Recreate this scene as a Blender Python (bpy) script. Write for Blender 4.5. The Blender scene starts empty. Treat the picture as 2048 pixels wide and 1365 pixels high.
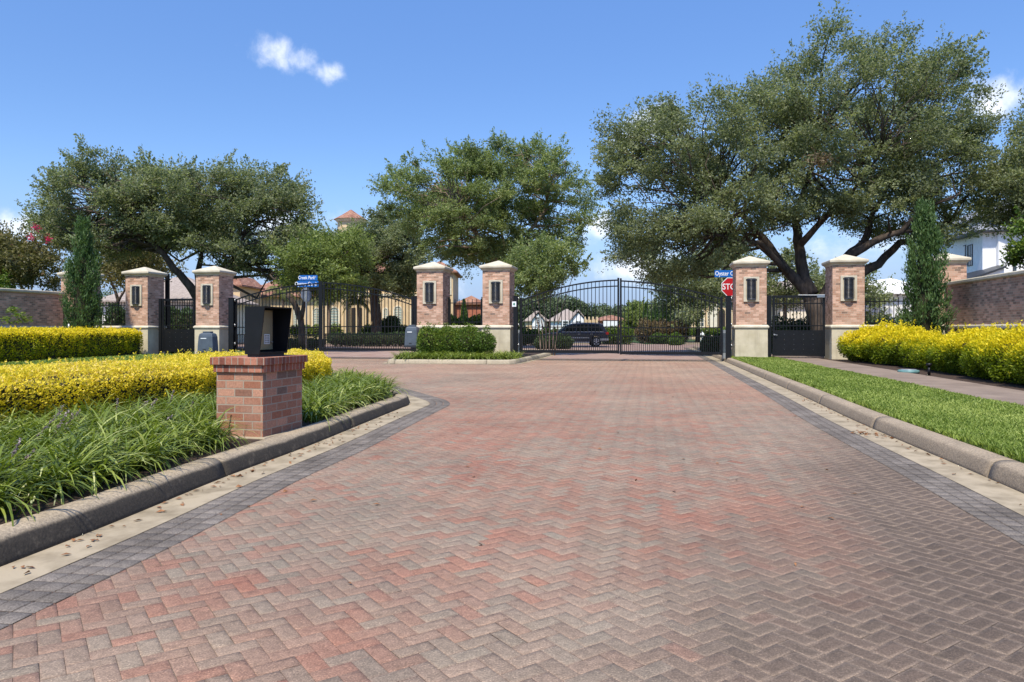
import bpy, math, random
import numpy as np
from mathutils import Vector
C = bpy.context.scene.collection
F, CX, HY, HC = 1450.0, 1024.0, 660.0, 1.22      # focal length in photo pixels, principal column, horizon row, eye height
R = math.radians
rnd = random.Random(7)

# ------------------------------------------------------------------ geometry helpers
def P(x, y, Z): return Vector(((x-CX)*Z/F, Z, HC+(HY-y)*Z/F))
GA = math.atan(.188)
U = Vector((math.cos(GA), -math.sin(GA), 0)); V = Vector((math.sin(GA), math.cos(GA), 0)); ZU = Vector((0, 0, 1))
O = Vector((0, 29.1, 0))
def GF(s, t, z=0): return O + U*s + V*t + ZU*z
def s_of(x, t=0):
    k = (x-CX)/F
    return (k*(29.1+V.y*t)-V.x*t)/(U.x-k*U.y)
def z_of(y, s, t=0): return HC+(HY-y)*(29.1+U.y*s+V.y*t)/F
def S(h):
    h = h.lstrip('#'); c = [int(h[i:i+2], 16)/255 for i in (0, 2, 4)]
    return tuple((x/12.92 if x <= .04045 else ((x+.055)/1.055)**2.4) for x in c)+(1,)

# ------------------------------------------------------------------ object helpers
def tag(o, label=None, cat=None, group=None, kind=None):
    if label: o['label'] = label
    if cat: o['category'] = cat
    if group: o['group'] = group
    if kind: o['kind'] = kind
    return o
def thing(name, loc, label, cat, group=None):
    o = bpy.data.objects.new(name, None); C.objects.link(o); o.location = loc; o.empty_display_size = .1
    return tag(o, label, cat, group)
def wloc(o):
    l = Vector((0, 0, 0))
    while o is not None: l = l+o.location; o = o.parent
    return l
def link(name, me, mat, parent=None, loc=None):
    o = bpy.data.objects.new(name, me); C.objects.link(o)
    if mat is not None: me.materials.append(mat)
    if parent is not None: o.parent = parent
    elif loc is not None: o.location = loc
    return o
def copy_tree(o, parent=None):
    c = o.copy(); C.objects.link(c); c.parent = parent
    for ch in o.children: copy_tree(ch, c)
    return c

class MB:
    def __init__(s): s.v = []; s.f = []; s.sm = []
    def face(s, pts, smooth=False):
        i = len(s.v); s.v += [Vector(p) for p in pts]; s.f.append(list(range(i, i+len(pts)))); s.sm.append(smooth)
    def ob(s, o, a, b, c):           # box from corner o with edge vectors a, b, c
        o, a, b, c = Vector(o), Vector(a), Vector(b), Vector(c)
        if a.cross(b).dot(c) < 0: a, b = b, a
        p = [o, o+a, o+a+b, o+b, o+c, o+a+c, o+a+b+c, o+b+c]; i = len(s.v); s.v += p
        for q in ((0,3,2,1), (4,5,6,7), (0,1,5,4), (1,2,6,5), (2,3,7,6), (3,0,4,7)): s.f.append([i+k for k in q]); s.sm.append(False)
        return s
    def bx(s, x0, x1, y0, y1, z0, z1): return s.ob((x0, y0, z0), (x1-x0, 0, 0), (0, y1-y0, 0), (0, 0, z1-z0))
    def g(s, s0, s1, t0, t1, z0, z1): return s.ob(GF(s0, t0, z0), U*(s1-s0), V*(t1-t0), ZU*(z1-z0))
    def rings(s, rs, cap0=True, cap1=True, smooth=True):
        i = len(s.v); n = len(rs[0])
        for r in rs: s.v += [Vector(p) for p in r]
        for j in range(len(rs)-1):
            for k in range(n):
                s.f.append([i+j*n+k, i+j*n+(k+1) % n, i+(j+1)*n+(k+1) % n, i+(j+1)*n+k]); s.sm.append(smooth)
        if cap0: s.f.append([i+k for k in reversed(range(n))]); s.sm.append(False)
        if cap1: s.f.append([i+(len(rs)-1)*n+k for k in range(n)]); s.sm.append(False)
        return s
    def tube(s, pts, rad, n=8):
        pts = [Vector(p) for p in pts]; rs = []; up = Vector((.13, .21, .97))
        if isinstance(rad, (int, float)): rad = [rad]*len(pts)
        for j, p in enumerate(pts):
            d = (pts[min(j+1, len(pts)-1)]-pts[max(j-1, 0)]).normalized()
            a = d.cross(up if abs(d.dot(up)) < .95 else Vector((1, 0, 0))).normalized()
            if j and a.dot(pa) < 0: a = -a
            pa = a; b = d.cross(a)
            rs.append([p+(a*math.cos(2*math.pi*k/n)+b*math.sin(2*math.pi*k/n))*rad[j] for k in range(n)])
        return s.rings(rs)
    def bar(s, p0, p1, w, h, up=ZU):
        p0, p1 = Vector(p0), Vector(p1); d = p1-p0; a = d.cross(up).normalized()*w; b = a.cross(d).normalized()*h
        return s.ob(p0-a/2-b/2, a, b, d)
    def frust(s, rects, smooth=False):   # stack of (s0,s1,t0,t1,z) rectangles in the gate frame
        return s.rings([[GF(a, c, z), GF(b, c, z), GF(b, d, z), GF(a, d, z)] for a, b, c, d, z in rects], smooth=smooth)
    def cyl(s, c, axis, r, l, n=16, r2=None):
        c, axis = Vector(c), Vector(axis).normalized(); return s.tube([c, c+axis*l], [r, r if r2 is None else r2], n)
    def poly(s, pts, ext):
        pts = [Vector(p) for p in pts]; e = Vector(ext); n = len(pts); i = len(s.v); s.v += pts+[p+e for p in pts]
        s.f.append([i+k for k in reversed(range(n))]); s.f.append([i+n+k for k in range(n)]); s.sm += [False, False]
        for k in range(n): s.f.append([i+k, i+(k+1) % n, i+n+(k+1) % n, i+n+k]); s.sm.append(False)
        return s
    def build(s, name, mat, parent=None, loc=None, bevel=0, seg=2):
        off = wloc(parent) if parent is not None else Vector(loc or (0, 0, 0))
        me = bpy.data.meshes.new(name); me.from_pydata([tuple(p-off) for p in s.v], [], s.f)
        uv = me.uv_layers.new(name='UVMap')
        for pl, sm in zip(me.polygons, s.sm):
            pl.use_smooth = sm; n = pl.normal
            if abs(n.z) < .6:
                tx = Vector((-n.y, n.x, 0)).normalized()
                for li in pl.loop_indices:
                    p = me.vertices[me.loops[li].vertex_index].co+off; uv.data[li].uv = (p.dot(tx), p.z)
            else:
                for li in pl.loop_indices:
                    p = me.vertices[me.loops[li].vertex_index].co+off; uv.data[li].uv = (p.dot(U), p.dot(V))
        o = link(name, me, mat, parent, loc)
        if bevel:
            m = o.modifiers.new('bevel', 'BEVEL'); m.width = bevel; m.segments = seg; m.limit_method = 'ANGLE'
        return o

def npmesh(name, verts, k, attrs, mat, parent=None, loc=None):
    """verts (N*k,3): N separate k-gons; attrs {name: N values per face}"""
    verts = np.asarray(verts, dtype=np.float64); off = wloc(parent) if parent is not None else Vector(loc or (0, 0, 0))
    verts = (verts-np.array(off)).astype(np.float32); nv = len(verts); nf = nv//k
    me = bpy.data.meshes.new(name); me.vertices.add(nv); me.vertices.foreach_set('co', verts.ravel())
    me.loops.add(nv); me.loops.foreach_set('vertex_index', np.arange(nv, dtype=np.int32))
    me.polygons.add(nf); me.polygons.foreach_set('loop_start', np.arange(0, nv, k, dtype=np.int32))
    me.update(calc_edges=True)
    for a, d in attrs.items():
        me.attributes.new(a, 'FLOAT', 'FACE').data.foreach_set('value', np.asarray(d, dtype=np.float32))
    return link(name, me, mat, parent, loc)
def gridmesh(name, verts, faces, pattrs, mat, parent=None, loc=None, smooth=False):
    verts = np.asarray(verts, dtype=np.float64); off = wloc(parent) if parent is not None else Vector(loc or (0, 0, 0))
    verts = (verts-np.array(off)).astype(np.float32); faces = np.asarray(faces, dtype=np.int32); nf, k = faces.shape
    me = bpy.data.meshes.new(name); me.vertices.add(len(verts)); me.vertices.foreach_set('co', verts.ravel())
    me.loops.add(nf*k); me.loops.foreach_set('vertex_index', faces.ravel())
    me.polygons.add(nf); me.polygons.foreach_set('loop_start', np.arange(0, nf*k, k, dtype=np.int32))
    if smooth: me.polygons.foreach_set('use_smooth', np.ones(nf, dtype=bool))
    me.update(calc_edges=True)
    for a, d in pattrs.items():
        me.attributes.new(a, 'FLOAT', 'POINT').data.foreach_set('value', np.asarray(d, dtype=np.float32))
    return link(name, me, mat, parent, loc)

def inpoly(px, py, poly):
    px, py = np.asarray(px), np.asarray(py); ins = np.zeros(px.shape, bool); n = len(poly)
    for i in range(n):
        x0, y0 = poly[i][:2]; x1, y1 = poly[(i+1) % n][:2]
        if y0 == y1: continue
        c = ((y0 > py) != (y1 > py)) & (px < (x1-x0)*(py-y0)/(y1-y0)+x0); ins ^= c
    return ins
_wr = np.random.default_rng(3)
_WK = _wr.normal(size=(10, 3)); _WP = _wr.uniform(0, 6.28, 10)
def wnoise(p, sc):
    p = np.asarray(p)*sc
    if p.shape[1] == 2: p = np.c_[p, np.zeros(len(p))]
    return np.sin(p@_WK.T*1.7+_WP).sum(1)/4.5         # about -1..1
def unit(a): return a/np.maximum(np.linalg.norm(a, axis=1, keepdims=True), 1e-9)

# ------------------------------------------------------------------ materials
def newmat(name):
    m = bpy.data.materials.new(name); m.use_nodes = True; nt = m.node_tree; return m, nt, nt.nodes['Principled BSDF']
def N(nt, t, **kw):
    n = nt.nodes.new(t)
    for k, v in kw.items():
        if k in n.inputs: n.inputs[k].default_value = v
        else: setattr(n, k, v)
    return n
def mixc(nt, fac, a, b, mode='MIX'):
    n = nt.nodes.new('ShaderNodeMix'); n.data_type = 'RGBA'; n.blend_type = mode
    for sock, val in ((n.inputs[0], fac), (n.inputs[6], a), (n.inputs[7], b)):
        if isinstance(val, bpy.types.NodeSocket): nt.links.new(val, sock)
        else: sock.default_value = val
    return n.outputs[2]
def mth(nt, op, a, b=None, c=None, clamp=False):
    n = nt.nodes.new('ShaderNodeMath'); n.operation = op; n.use_clamp = clamp
    for i, v in enumerate((a, b, c)):
        if v is None: continue
        if isinstance(v, bpy.types.NodeSocket): nt.links.new(v, n.inputs[i])
        else: n.inputs[i].default_value = v
    return n.outputs[0]
def mrange(nt, v, a, b, c=0, d=1, smooth=False):
    n = nt.nodes.new('ShaderNodeMapRange'); nt.links.new(v, n.inputs[0])
    if smooth: n.interpolation_type = 'SMOOTHSTEP'
    for i, x in enumerate((a, b, c, d)): n.inputs[i+1].default_value = x
    return n.outputs[0]
def noise(nt, sc, det=4, rough=.55, coord='Object', scale3=None, dist=0):
    tc = N(nt, 'ShaderNodeTexCoord'); v = tc.outputs[coord]
    if scale3:
        mp = N(nt, 'ShaderNodeMapping'); mp.inputs['Scale'].default_value = scale3; nt.links.new(v, mp.inputs[0]); v = mp.outputs[0]
    n = N(nt, 'ShaderNodeTexNoise', Scale=sc, Detail=det, Roughness=rough, Distortion=dist); nt.links.new(v, n.inputs['Vector'])
    return n.outputs['Fac']
def bump(nt, b, h, strength=.3, dist=.01):
    n = N(nt, 'ShaderNodeBump', Strength=strength, Distance=dist); nt.links.new(h, n.inputs['Height']); nt.links.new(n.outputs[0], b.inputs['Normal'])
def plain(name, c1, c2=None, rough=.6, sc=6, metal=0, bmp=.15, spec=.4, contrast=(.35, .65), fine=60, streak=None):
    m, nt, b = newmat(name); c1 = S(c1) if isinstance(c1, str) else c1
    c2 = S(c2) if isinstance(c2, str) else (c2 or tuple(x*.8 for x in c1[:3])+(1,))
    n1 = noise(nt, sc, 6, .6, scale3=streak); col = mixc(nt, mrange(nt, n1, *contrast), c1, c2)
    nt.links.new(col, b.inputs['Base Color']); b.inputs['Roughness'].default_value = rough; b.inputs['Metallic'].default_value = metal
    b.inputs['Specular IOR Level'].default_value = spec
    if bmp: bump(nt, b, noise(nt, fine, 4), bmp, .004)
    return m
def brickmat(name, ca, cb, cc, mortar, bw=.205, rh=.0757, ms=.006, dark=.25):
    m, nt, b = newmat(name)
    uv = N(nt, 'ShaderNodeUVMap', uv_map='UVMap')
    nz = N(nt, 'ShaderNodeTexNoise', Scale=9, Detail=2); nt.links.new(uv.outputs[0], nz.inputs['Vector'])
    def brick(c1, c2, off):
        mp = N(nt, 'ShaderNodeMapping'); mp.inputs['Location'].default_value = (0, 0, 0); nt.links.new(uv.outputs[0], mp.inputs[0])
        k = N(nt, 'ShaderNodeTexBrick', offset=.5, squash=1.0); nt.links.new(mp.outputs[0], k.inputs['Vector'])
        k.inputs['Color1'].default_value = c1; k.inputs['Color2'].default_value = c2; k.inputs['Mortar'].default_value = (0, 0, 0, 1)
        k.inputs['Scale'].default_value = 1; k.inputs['Mortar Size'].default_value = ms; k.inputs['Mortar Smooth'].default_value = .15
        k.inputs['Bias'].default_value = off; k.inputs['Brick Width'].default_value = bw; k.inputs['Row Height'].default_value = rh
        return k
    k = brick((0, 0, 0, 1), (1, 1, 1, 1), 0)
    sep = N(nt, 'ShaderNodeSeparateColor'); nt.links.new(k.outputs['Color'], sep.inputs[0]); r = sep.outputs[0]
    ramp = N(nt, 'ShaderNodeValToRGB'); e = ramp.color_ramp.elements
    ramp.color_ramp.interpolation = 'CONSTANT'; mid = tuple((x+y)/2 for x, y in zip(ca, cb)); e[0].position = 0; e[0].color = cc; e[1].position = .84; e[1].color = tuple(min(1, x*1.12) for x in ca[:3])+(1,)
    for p_, c_ in ((dark*.45, tuple((x+y)/2 for x, y in zip(cc, cb))), (dark, cb), (.42, mid), (.6, ca), (.72, tuple(x*.9 for x in mid[:3])+(1,))): q = e.new(p_); q.color = c_
    nt.links.new(r, ramp.inputs[0])
    g1 = N(nt, 'ShaderNodeTexNoise', Scale=2.2, Detail=5, Roughness=.6); nt.links.new(uv.outputs[0], g1.inputs['Vector'])
    g2 = N(nt, 'ShaderNodeTexNoise', Scale=45, Detail=4, Roughness=.7); nt.links.new(uv.outputs[0], g2.inputs['Vector'])
    col = mixc(nt, 1.0, ramp.outputs[0], mixc(nt, mrange(nt, g2.outputs['Fac'], .3, .7), (.72, .72, .72, 1), (1.22, 1.2, 1.18, 1)), 'MULTIPLY')
    col = mixc(nt, mrange(nt, g1.outputs['Fac'], .5, .75, 0, .35), col, mortar)
    col = mixc(nt, k.outputs['Fac'], col, mixc(nt, mrange(nt, g2.outputs['Fac'], .3, .7), mortar, tuple(x*.75 for x in mortar[:3])+(1,)))
    nt.links.new(col, b.inputs['Base Color']); b.inputs['Roughness'].default_value = .9; b.inputs['Specular IOR Level'].default_value = .2
    h = mth(nt, 'ADD', mth(nt, 'MULTIPLY', k.outputs['Fac'], -1.0), mth(nt, 'MULTIPLY', g2.outputs['Fac'], .35)); bump(nt, b, h, .55, .006)
    return m
def leafmat(name, stops, trans=.28, rough=.5, spec=.35, tint=None):
    """stops: list of (position, colour) read from the face attribute 'var'"""
    m, nt, b = newmat(name); out = nt.nodes['Material Output']
    at = N(nt, 'ShaderNodeAttribute', attribute_name='var'); ramp = N(nt, 'ShaderNodeValToRGB'); e = ramp.color_ramp.elements
    e[0].position, e[0].color = stops[0]; e[1].position, e[1].color = stops[-1]
    for p, c in stops[1:-1]: q = e.new(p); q.color = c
    nt.links.new(at.outputs['Fac'], ramp.inputs[0]); nt.links.new(ramp.outputs[0], b.inputs['Base Color'])
    b.inputs['Roughness'].default_value = rough; b.inputs['Specular IOR Level'].default_value = spec
    tr = N(nt, 'ShaderNodeBsdfTranslucent'); nt.links.new(mixc(nt, 1.0, ramp.outputs[0], (1.15, 1.25, .7, 1), 'MULTIPLY'), tr.inputs[0])
    mx = N(nt, 'ShaderNodeMixShader'); mx.inputs[0].default_value = trans
    nt.links.new(b.outputs[0], mx.inputs[1]); nt.links.new(tr.outputs[0], mx.inputs[2]); nt.links.new(mx.outputs[0], out.inputs[0])
    return m
def rgb(r, g, b): return (r, g, b, 1)

M = {}
M['brick'] = brickmat('pillar_brick', S('#c8a28c'), S('#af866f'), S('#7f6759'), S('#c2ae99'), ms=.0055, dark=.14)
M['wallbrick'] = brickmat('wall_brick', S('#c99e86'), S('#af8770'), S('#907463'), S('#c6b49f'), ms=.0055, dark=.25)
M['pedbrick'] = brickmat('pedestal_brick', S('#ad8069'), S('#98654f'), S('#775f52'), S('#a99a87'), bw=.2, rh=.082, ms=.006, dark=.18)
M['capbrick'] = brickmat('pedestal_cap_brick', S('#a86f5a'), S('#935744'), S('#7b4b3e'), S('#a89888'), bw=.072, rh=.5, ms=.005, dark=.2)
M['cast'] = plain('cast_stone', '#cfc5b0', '#b9ae98', .85, 3, bmp=.3)
M['limestone'] = plain('limestone_cladding', '#cbbfa4', '#b8ac90', .85, 2.2, bmp=.2)
M['metal'] = plain('black_painted_metal', rgb(.006, .0065, .0075), rgb(.009, .0095, .011), .42, 8, bmp=.03, spec=.28)
M['grate'] = plain('lamp_glass', rgb(.012, .014, .018), rgb(.02, .023, .03), .25, 8, bmp=0, spec=.5)
M['louvre'] = plain('lamp_louvre_metal', rgb(.03, .033, .038), rgb(.04, .043, .05), .3, 8, bmp=0, spec=.6)
M['steel'] = plain('brushed_steel', rgb(.45, .45, .45), rgb(.36, .36, .36), .35, 20, metal=.9, bmp=.05)
M['greyplastic'] = plain('grey_plastic', '#515b66', '#474f59', .5, 4, bmp=.05)
M['darkplastic'] = plain('dark_plastic', rgb(.03, .033, .04), None, .5, 4, bmp=.05)
M['white'] = plain('white_paint', rgb(.8, .8, .78), rgb(.7, .7, .68), .5, 5, bmp=.05)
M['plate'] = plain('beige_faceplate', '#a09272', '#94876a', .4, 5, metal=.35, bmp=.04)
M['hood'] = plain('black_hood', rgb(.0065, .007, .0078), rgb(.010, .0105, .012), .5, 6, bmp=.08, spec=.25)
M['concrete'] = plain('gutter_concrete', '#a5967e', '#6b5e48', .9, 3.4, bmp=.5, contrast=(.42, .78))
M['walk'] = plain('sidewalk_concrete', '#8f7d6e', '#736356', .9, 1.6, bmp=.3, contrast=(.3, .7))
M['soil'] = plain('mulch_soil', '#4a382c', '#2c211a', .95, 22, bmp=.9, fine=40)
M['grassbase'] = plain('lawn_ground', rgb(.075, .12, .025), rgb(.05, .085, .02), .95, 3, bmp=.6)
M['ground'] = plain('ground_grass', rgb(.06, .115, .022), rgb(.04, .08, .016), .95, .4, bmp=.3)
M['bark'] = plain('oak_bark', '#5d5046', '#3a312b', .95, 7, bmp=.9, fine=25, streak=(1, 1, .25))
M['palebark'] = plain('smooth_pale_bark', '#9a8674', '#7a6655', .85, 5, bmp=.3, streak=(1, 1, .3))
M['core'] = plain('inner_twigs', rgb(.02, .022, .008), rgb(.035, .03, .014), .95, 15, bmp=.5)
M['stucco'] = plain('beige_stucco', '#d9bf98', '#cdb28c', .9, 2, bmp=.2)
M['trim'] = plain('cream_trim', '#e6dcc6', '#d8ccb4', .85, 3, bmp=.1)
M['tile'] = None
M['whitewall'] = plain('white_painted_brick', '#efedeb', '#e2e0de', .8, 3, bmp=.2)
M['slate'] = plain('grey_shingle', '#8b8d92', '#6e7076', .85, 9, bmp=.5)
M['taupe'] = plain('taupe_shingle', '#a79a90', '#8a7d75', .9, 6, bmp=.4)
M['darkroof'] = plain('dark_metal_roof', rgb(.03, .032, .038), rgb(.045, .046, .05), .45, 5, bmp=.1)
M['pane'] = plain('window_glass', rgb(.03, .045, .05), rgb(.05, .065, .07), .06, 3, bmp=0, spec=.8)
M['shutter'] = plain('window_shutter', '#a9b5ad', '#94a199', .6, 8, bmp=.1)
M['door'] = plain('dark_wood_door', rgb(.02, .015, .012), rgb(.035, .025, .02), .5, 8, bmp=.1)
M['blue'] = plain('street_sign_blue', rgb(.005, .12, .42), rgb(.005, .10, .37), .45, 3, bmp=0)
M['red'] = plain('stop_sign_red', rgb(.46, .012, .018), rgb(.42, .011, .016), .45, 3, bmp=0)
M['signwhite'] = plain('sign_white', rgb(.78, .8, .8), rgb(.72, .74, .75), .45, 3, bmp=0)
M['galv'] = plain('galvanised_steel', '#a7adb2', '#8f959b', .45, 6, metal=.4, bmp=.05)
M['green'] = plain('emblem_green', rgb(.03, .2, .12), None, .5, 3, bmp=0)
M['teal'] = plain('teal_plastic_lid', '#6f9694', '#5a7c7b', .5, 8, bmp=.05)
M['carpaint'] = plain('navy_car_paint', rgb(.016, .02, .036), rgb(.018, .022, .04), .14, 2, bmp=0, spec=.7)
M['carglass'] = plain('tinted_car_glass', rgb(.012, .015, .018), None, .06, 2, bmp=0, spec=.8)
M['silver'] = plain('silver_trim', rgb(.55, .55, .56), rgb(.48, .48, .5), .3, 6, metal=.6, bmp=0)
M['rubber'] = plain('tyre_rubber', rgb(.015, .015, .016), None, .8, 9, bmp=.1)
M['taillight'] = plain('red_lens', rgb(.4, .01, .012), None, .15, 3, bmp=0, spec=.7)
M['redbrick'] = plain('orange_brick', '#b5735a', '#9c5c48', .9, 5, bmp=.2)
M['dryleaf'] = plain('dry_leaf', '#9a6b45', '#6d4a30', .8, 30, bmp=.2)
M['nest'] = plain('dry_dead_twigs', '#7a4a2c', '#5a3520', .9, 20, bmp=.3)

for k_ in ('cast', 'limestone'):
    nt = M[k_].node_tree; b_ = nt.nodes['Principled BSDF']; src = b_.inputs['Base Color'].links[0].from_socket
    st = mrange(nt, noise(nt, 5, 6, .7, scale3=(1, 1, .14)), .5, .8, 0, .5); bl = mrange(nt, noise(nt, 1.4, 5, .65), .5, .78, 0, .45)
    c_ = mixc(nt, st, src, S('#8d826e')); c_ = mixc(nt, bl, c_, S('#a1957d')); nt.links.new(c_, b_.inputs['Base Color'])
def tilemat():
    m, nt, b = newmat('clay_roof_tile')
    w = N(nt, 'ShaderNodeTexWave', Scale=2.6); w.bands_direction = 'X'; tc = N(nt, 'ShaderNodeTexCoord'); nt.links.new(tc.outputs['Object'], w.inputs[0])
    n = noise(nt, 5, 3); n2 = noise(nt, 1.1, 4)
    c = mixc(nt, mrange(nt, n, .35, .65), S('#a8735a'), S('#c29780')); c = mixc(nt, mrange(nt, n2, .4, .65), c, S('#8f5f4b'))
    nt.links.new(c, b.inputs['Base Color']); b.inputs['Roughness'].default_value = .85
    bump(nt, b, w.outputs['Fac'], .9, .08); return m
M['tile'] = tilemat()

def pavermat():
    m, nt, b = newmat('brick_pavers')
    A = lambda n: N(nt, 'ShaderNodeAttribute', attribute_name=n).outputs['Fac']
    tone, lum, edge, wear, far_blend = A('tone'), A('lum'), A('edge'), A('wear'), A('far_blend')
    n1 = noise(nt, 130, 3, .8); n2 = noise(nt, 1.3, 5, .6); n3 = noise(nt, 26, 5, .7)
    c = mixc(nt, tone, S('#8b8072'), S('#986b5a'))
    c = mixc(nt, mth(nt, 'MULTIPLY', mrange(nt, edge, .5, 1, 0, 1, True), .16), c, S('#97776a'))
    c = mixc(nt, mth(nt, 'MULTIPLY', mrange(nt, n2, .42, .68), .45), c, S('#978472'))
    c = mixc(nt, mth(nt, 'MULTIPLY', far_blend, .7), c, S('#a88f7a'))
    c = mixc(nt, wear, c, mixc(nt, mrange(nt, edge, .25, 1.0, 0, 1, True), S('#66594f'), S('#807164')))
    sp = mixc(nt, mrange(nt, n1, .34, .60), (.55, .54, .53, 1), (1.12, 1.1, 1.08, 1)); sp = mixc(nt, mrange(nt, n1, .60, .70), sp, (2.3, 2.2, 2.0, 1)); c = mixc(nt, .9, c, sp, 'MULTIPLY')
    st1 = noise(nt, .45, 6, .65); st2 = noise(nt, 3.2, 3, .6)
    c = mixc(nt, 1.0, c, mixc(nt, mrange(nt, st1, .38, .66), (.86, .85, .84, 1), (1.1, 1.09, 1.07, 1)), 'MULTIPLY')
    c = mixc(nt, mrange(nt, st2, .70, .76, 0, .45), c, S('#4a423c'))
    c = mixc(nt, .7, c, mixc(nt, mrange(nt, n3, .35, .65), (.74, .74, .74, 1), (1.22, 1.2, 1.19, 1)), 'MULTIPLY')
    l = N(nt, 'ShaderNodeCombineColor'); [nt.links.new(lum, l.inputs[i]) for i in range(3)]
    c = mixc(nt, 1.0, c, l.outputs[0], 'MULTIPLY')
    nt.links.new(c, b.inputs['Base Color']); b.inputs['Roughness'].default_value = .88; b.inputs['Specular IOR Level'].default_value = .25
    bump(nt, b, mth(nt, 'ADD', n1, mth(nt, 'MULTIPLY', n3, .8)), .5, .004); return m
M['paver'] = pavermat()
def borderm():
    m, nt, b = newmat('dark_border_pavers'); lum = N(nt, 'ShaderNodeAttribute', attribute_name='lum').outputs['Fac']
    n1 = noise(nt, 110, 3, .8); n2 = noise(nt, 2, 4)
    c = mixc(nt, mrange(nt, n2, .35, .65), S('#7a726b'), S('#655e58')); c = mixc(nt, .9, c, mixc(nt, mrange(nt, n1, .36, .66), (.55, .55, .55, 1), (1.5, 1.48, 1.45, 1)), 'MULTIPLY')
    l = N(nt, 'ShaderNodeCombineColor'); [nt.links.new(lum, l.inputs[i]) for i in range(3)]
    nt.links.new(mixc(nt, 1.0, c, l.outputs[0], 'MULTIPLY'), b.inputs['Base Color']); b.inputs['Roughness'].default_value = .95; b.inputs['Specular IOR Level'].default_value = .12
    bump(nt, b, n1, .5, .004); return m
M['border'] = borderm()
M['joint'] = plain('joint_sand', '#74665a', '#5c5046', .95, 12, bmp=.4)
M['innerroad'] = plain('far_brick_paving', '#9c867a', '#8d7064', .9, 1.2, bmp=.2)
def kerbmat(name, top, face, stain):
    m, nt, b = newmat(name); n1 = noise(nt, 2.2, 6, .65); n2 = noise(nt, 60, 4, .7)
    tc = N(nt, 'ShaderNodeTexCoord'); sx = N(nt, 'ShaderNodeSeparateXYZ'); nt.links.new(tc.outputs['Object'], sx.inputs[0])
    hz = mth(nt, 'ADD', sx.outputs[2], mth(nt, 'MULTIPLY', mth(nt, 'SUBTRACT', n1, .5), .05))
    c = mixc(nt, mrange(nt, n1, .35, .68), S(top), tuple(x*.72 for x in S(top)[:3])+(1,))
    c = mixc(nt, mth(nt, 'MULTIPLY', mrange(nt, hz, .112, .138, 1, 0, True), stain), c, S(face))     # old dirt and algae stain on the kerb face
    c = mixc(nt, .9, c, mixc(nt, mrange(nt, n2, .34, .66), (.6, .6, .6, 1), (1.4, 1.38, 1.35, 1)), 'MULTIPLY')
    n3 = noise(nt, 9, 5, .7); c = mixc(nt, mrange(nt, n3, .56, .72, 0, .55), c, tuple(x*.5 for x in S(top)[:3])+(1,))
    nt.links.new(c, b.inputs['Base Color']); b.inputs['Roughness'].default_value = .9; bump(nt, b, mth(nt, 'ADD', n2, n1), .7, .008); return m
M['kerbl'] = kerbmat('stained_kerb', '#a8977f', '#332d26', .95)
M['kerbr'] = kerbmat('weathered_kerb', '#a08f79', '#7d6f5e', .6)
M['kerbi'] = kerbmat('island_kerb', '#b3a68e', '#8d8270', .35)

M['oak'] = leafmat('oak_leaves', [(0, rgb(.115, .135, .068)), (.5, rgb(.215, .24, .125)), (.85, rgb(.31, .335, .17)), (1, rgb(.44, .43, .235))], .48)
M['oak2'] = leafmat('oak_leaves_fresh', [(0, rgb(.12, .15, .055)), (.5, rgb(.225, .275, .105)), (.85, rgb(.33, .375, .145)), (1, rgb(.45, .46, .19))], .48)
M['lightoak'] = leafmat('light_green_leaves', [(0, rgb(.10, .13, .032)), (.5, rgb(.20, .25, .07)), (1, rgb(.33, .38, .115))], .45)
M['farleaf'] = leafmat('far_leaves', [(0, rgb(.06, .085, .045)), (1, rgb(.15, .19, .09))])
M['crape'] = leafmat('crape_leaves', [(0, rgb(.08, .08, .028)), (.6, rgb(.17, .155, .055)), (.93, rgb(.24, .2, .075)), (1, rgb(.26, .13, .06))], .35)
M['cypress'] = leafmat('cypress_needles', [(0, rgb(.04, .08, .026)), (.6, rgb(.10, .17, .05)), (1, rgb(.19, .27, .10))], .35)
M['golden'] = leafmat('golden_hedge_leaves', [(0, rgb(.07, .11, .006)), (.35, rgb(.22, .27, .010)), (.6, rgb(.58, .49, .012)), (.85, rgb(.86, .69, .022)), (1, rgb(.88, .70, .06))], .42, .55, .25)
M['paleyellow'] = leafmat('pale_yellow_leaves', [(0, rgb(.08, .09, .006)), (.3, rgb(.40, .34, .012)), (.55, rgb(.76, .60, .03)), (.85, rgb(.86, .69, .09)), (1, rgb(.82, .62, .22))], .42, .55, .25)
M['bush'] = leafmat('green_bush_leaves', [(0, rgb(.04, .075, .012)), (.5, rgb(.10, .17, .022)), (1, rgb(.26, .3, .04))], .3)
M['darkbush'] = leafmat('dark_bush_leaves', [(0, rgb(.03, .052, .018)), (1, rgb(.075, .12, .036))], .25)
M['brownbush'] = leafmat('brown_bush_leaves', [(0, rgb(.06, .04, .02)), (.5, rgb(.13, .085, .045)), (1, rgb(.2, .15, .07))], .2)
M['pink'] = leafmat('pink_flowers', [(0, rgb(.45, .02, .08)), (1, rgb(.65, .05, .16))], .3)
M['palm'] = leafmat('palm_leaves', [(0, rgb(.09, .11, .03)), (1, rgb(.26, .27, .09))], .3)
M['liriope'] = leafmat('border_grass_blades', [(0, rgb(.04, .062, .008)), (.5, rgb(.14, .19, .022)), (.82, rgb(.30, .35, .065)), (1, rgb(.60, .60, .24))], .3, .4, .45)
M['lawn'] = leafmat('lawn_blades', [(0, rgb(.10, .14, .018)), (.5, rgb(.20, .27, .045)), (1, rgb(.38, .43, .11))], .35, .5, .3)
M['spike'] = leafmat('flower_spikes', [(0, rgb(.2, .14, .13)), (1, rgb(.38, .3, .33))], .2)

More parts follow.
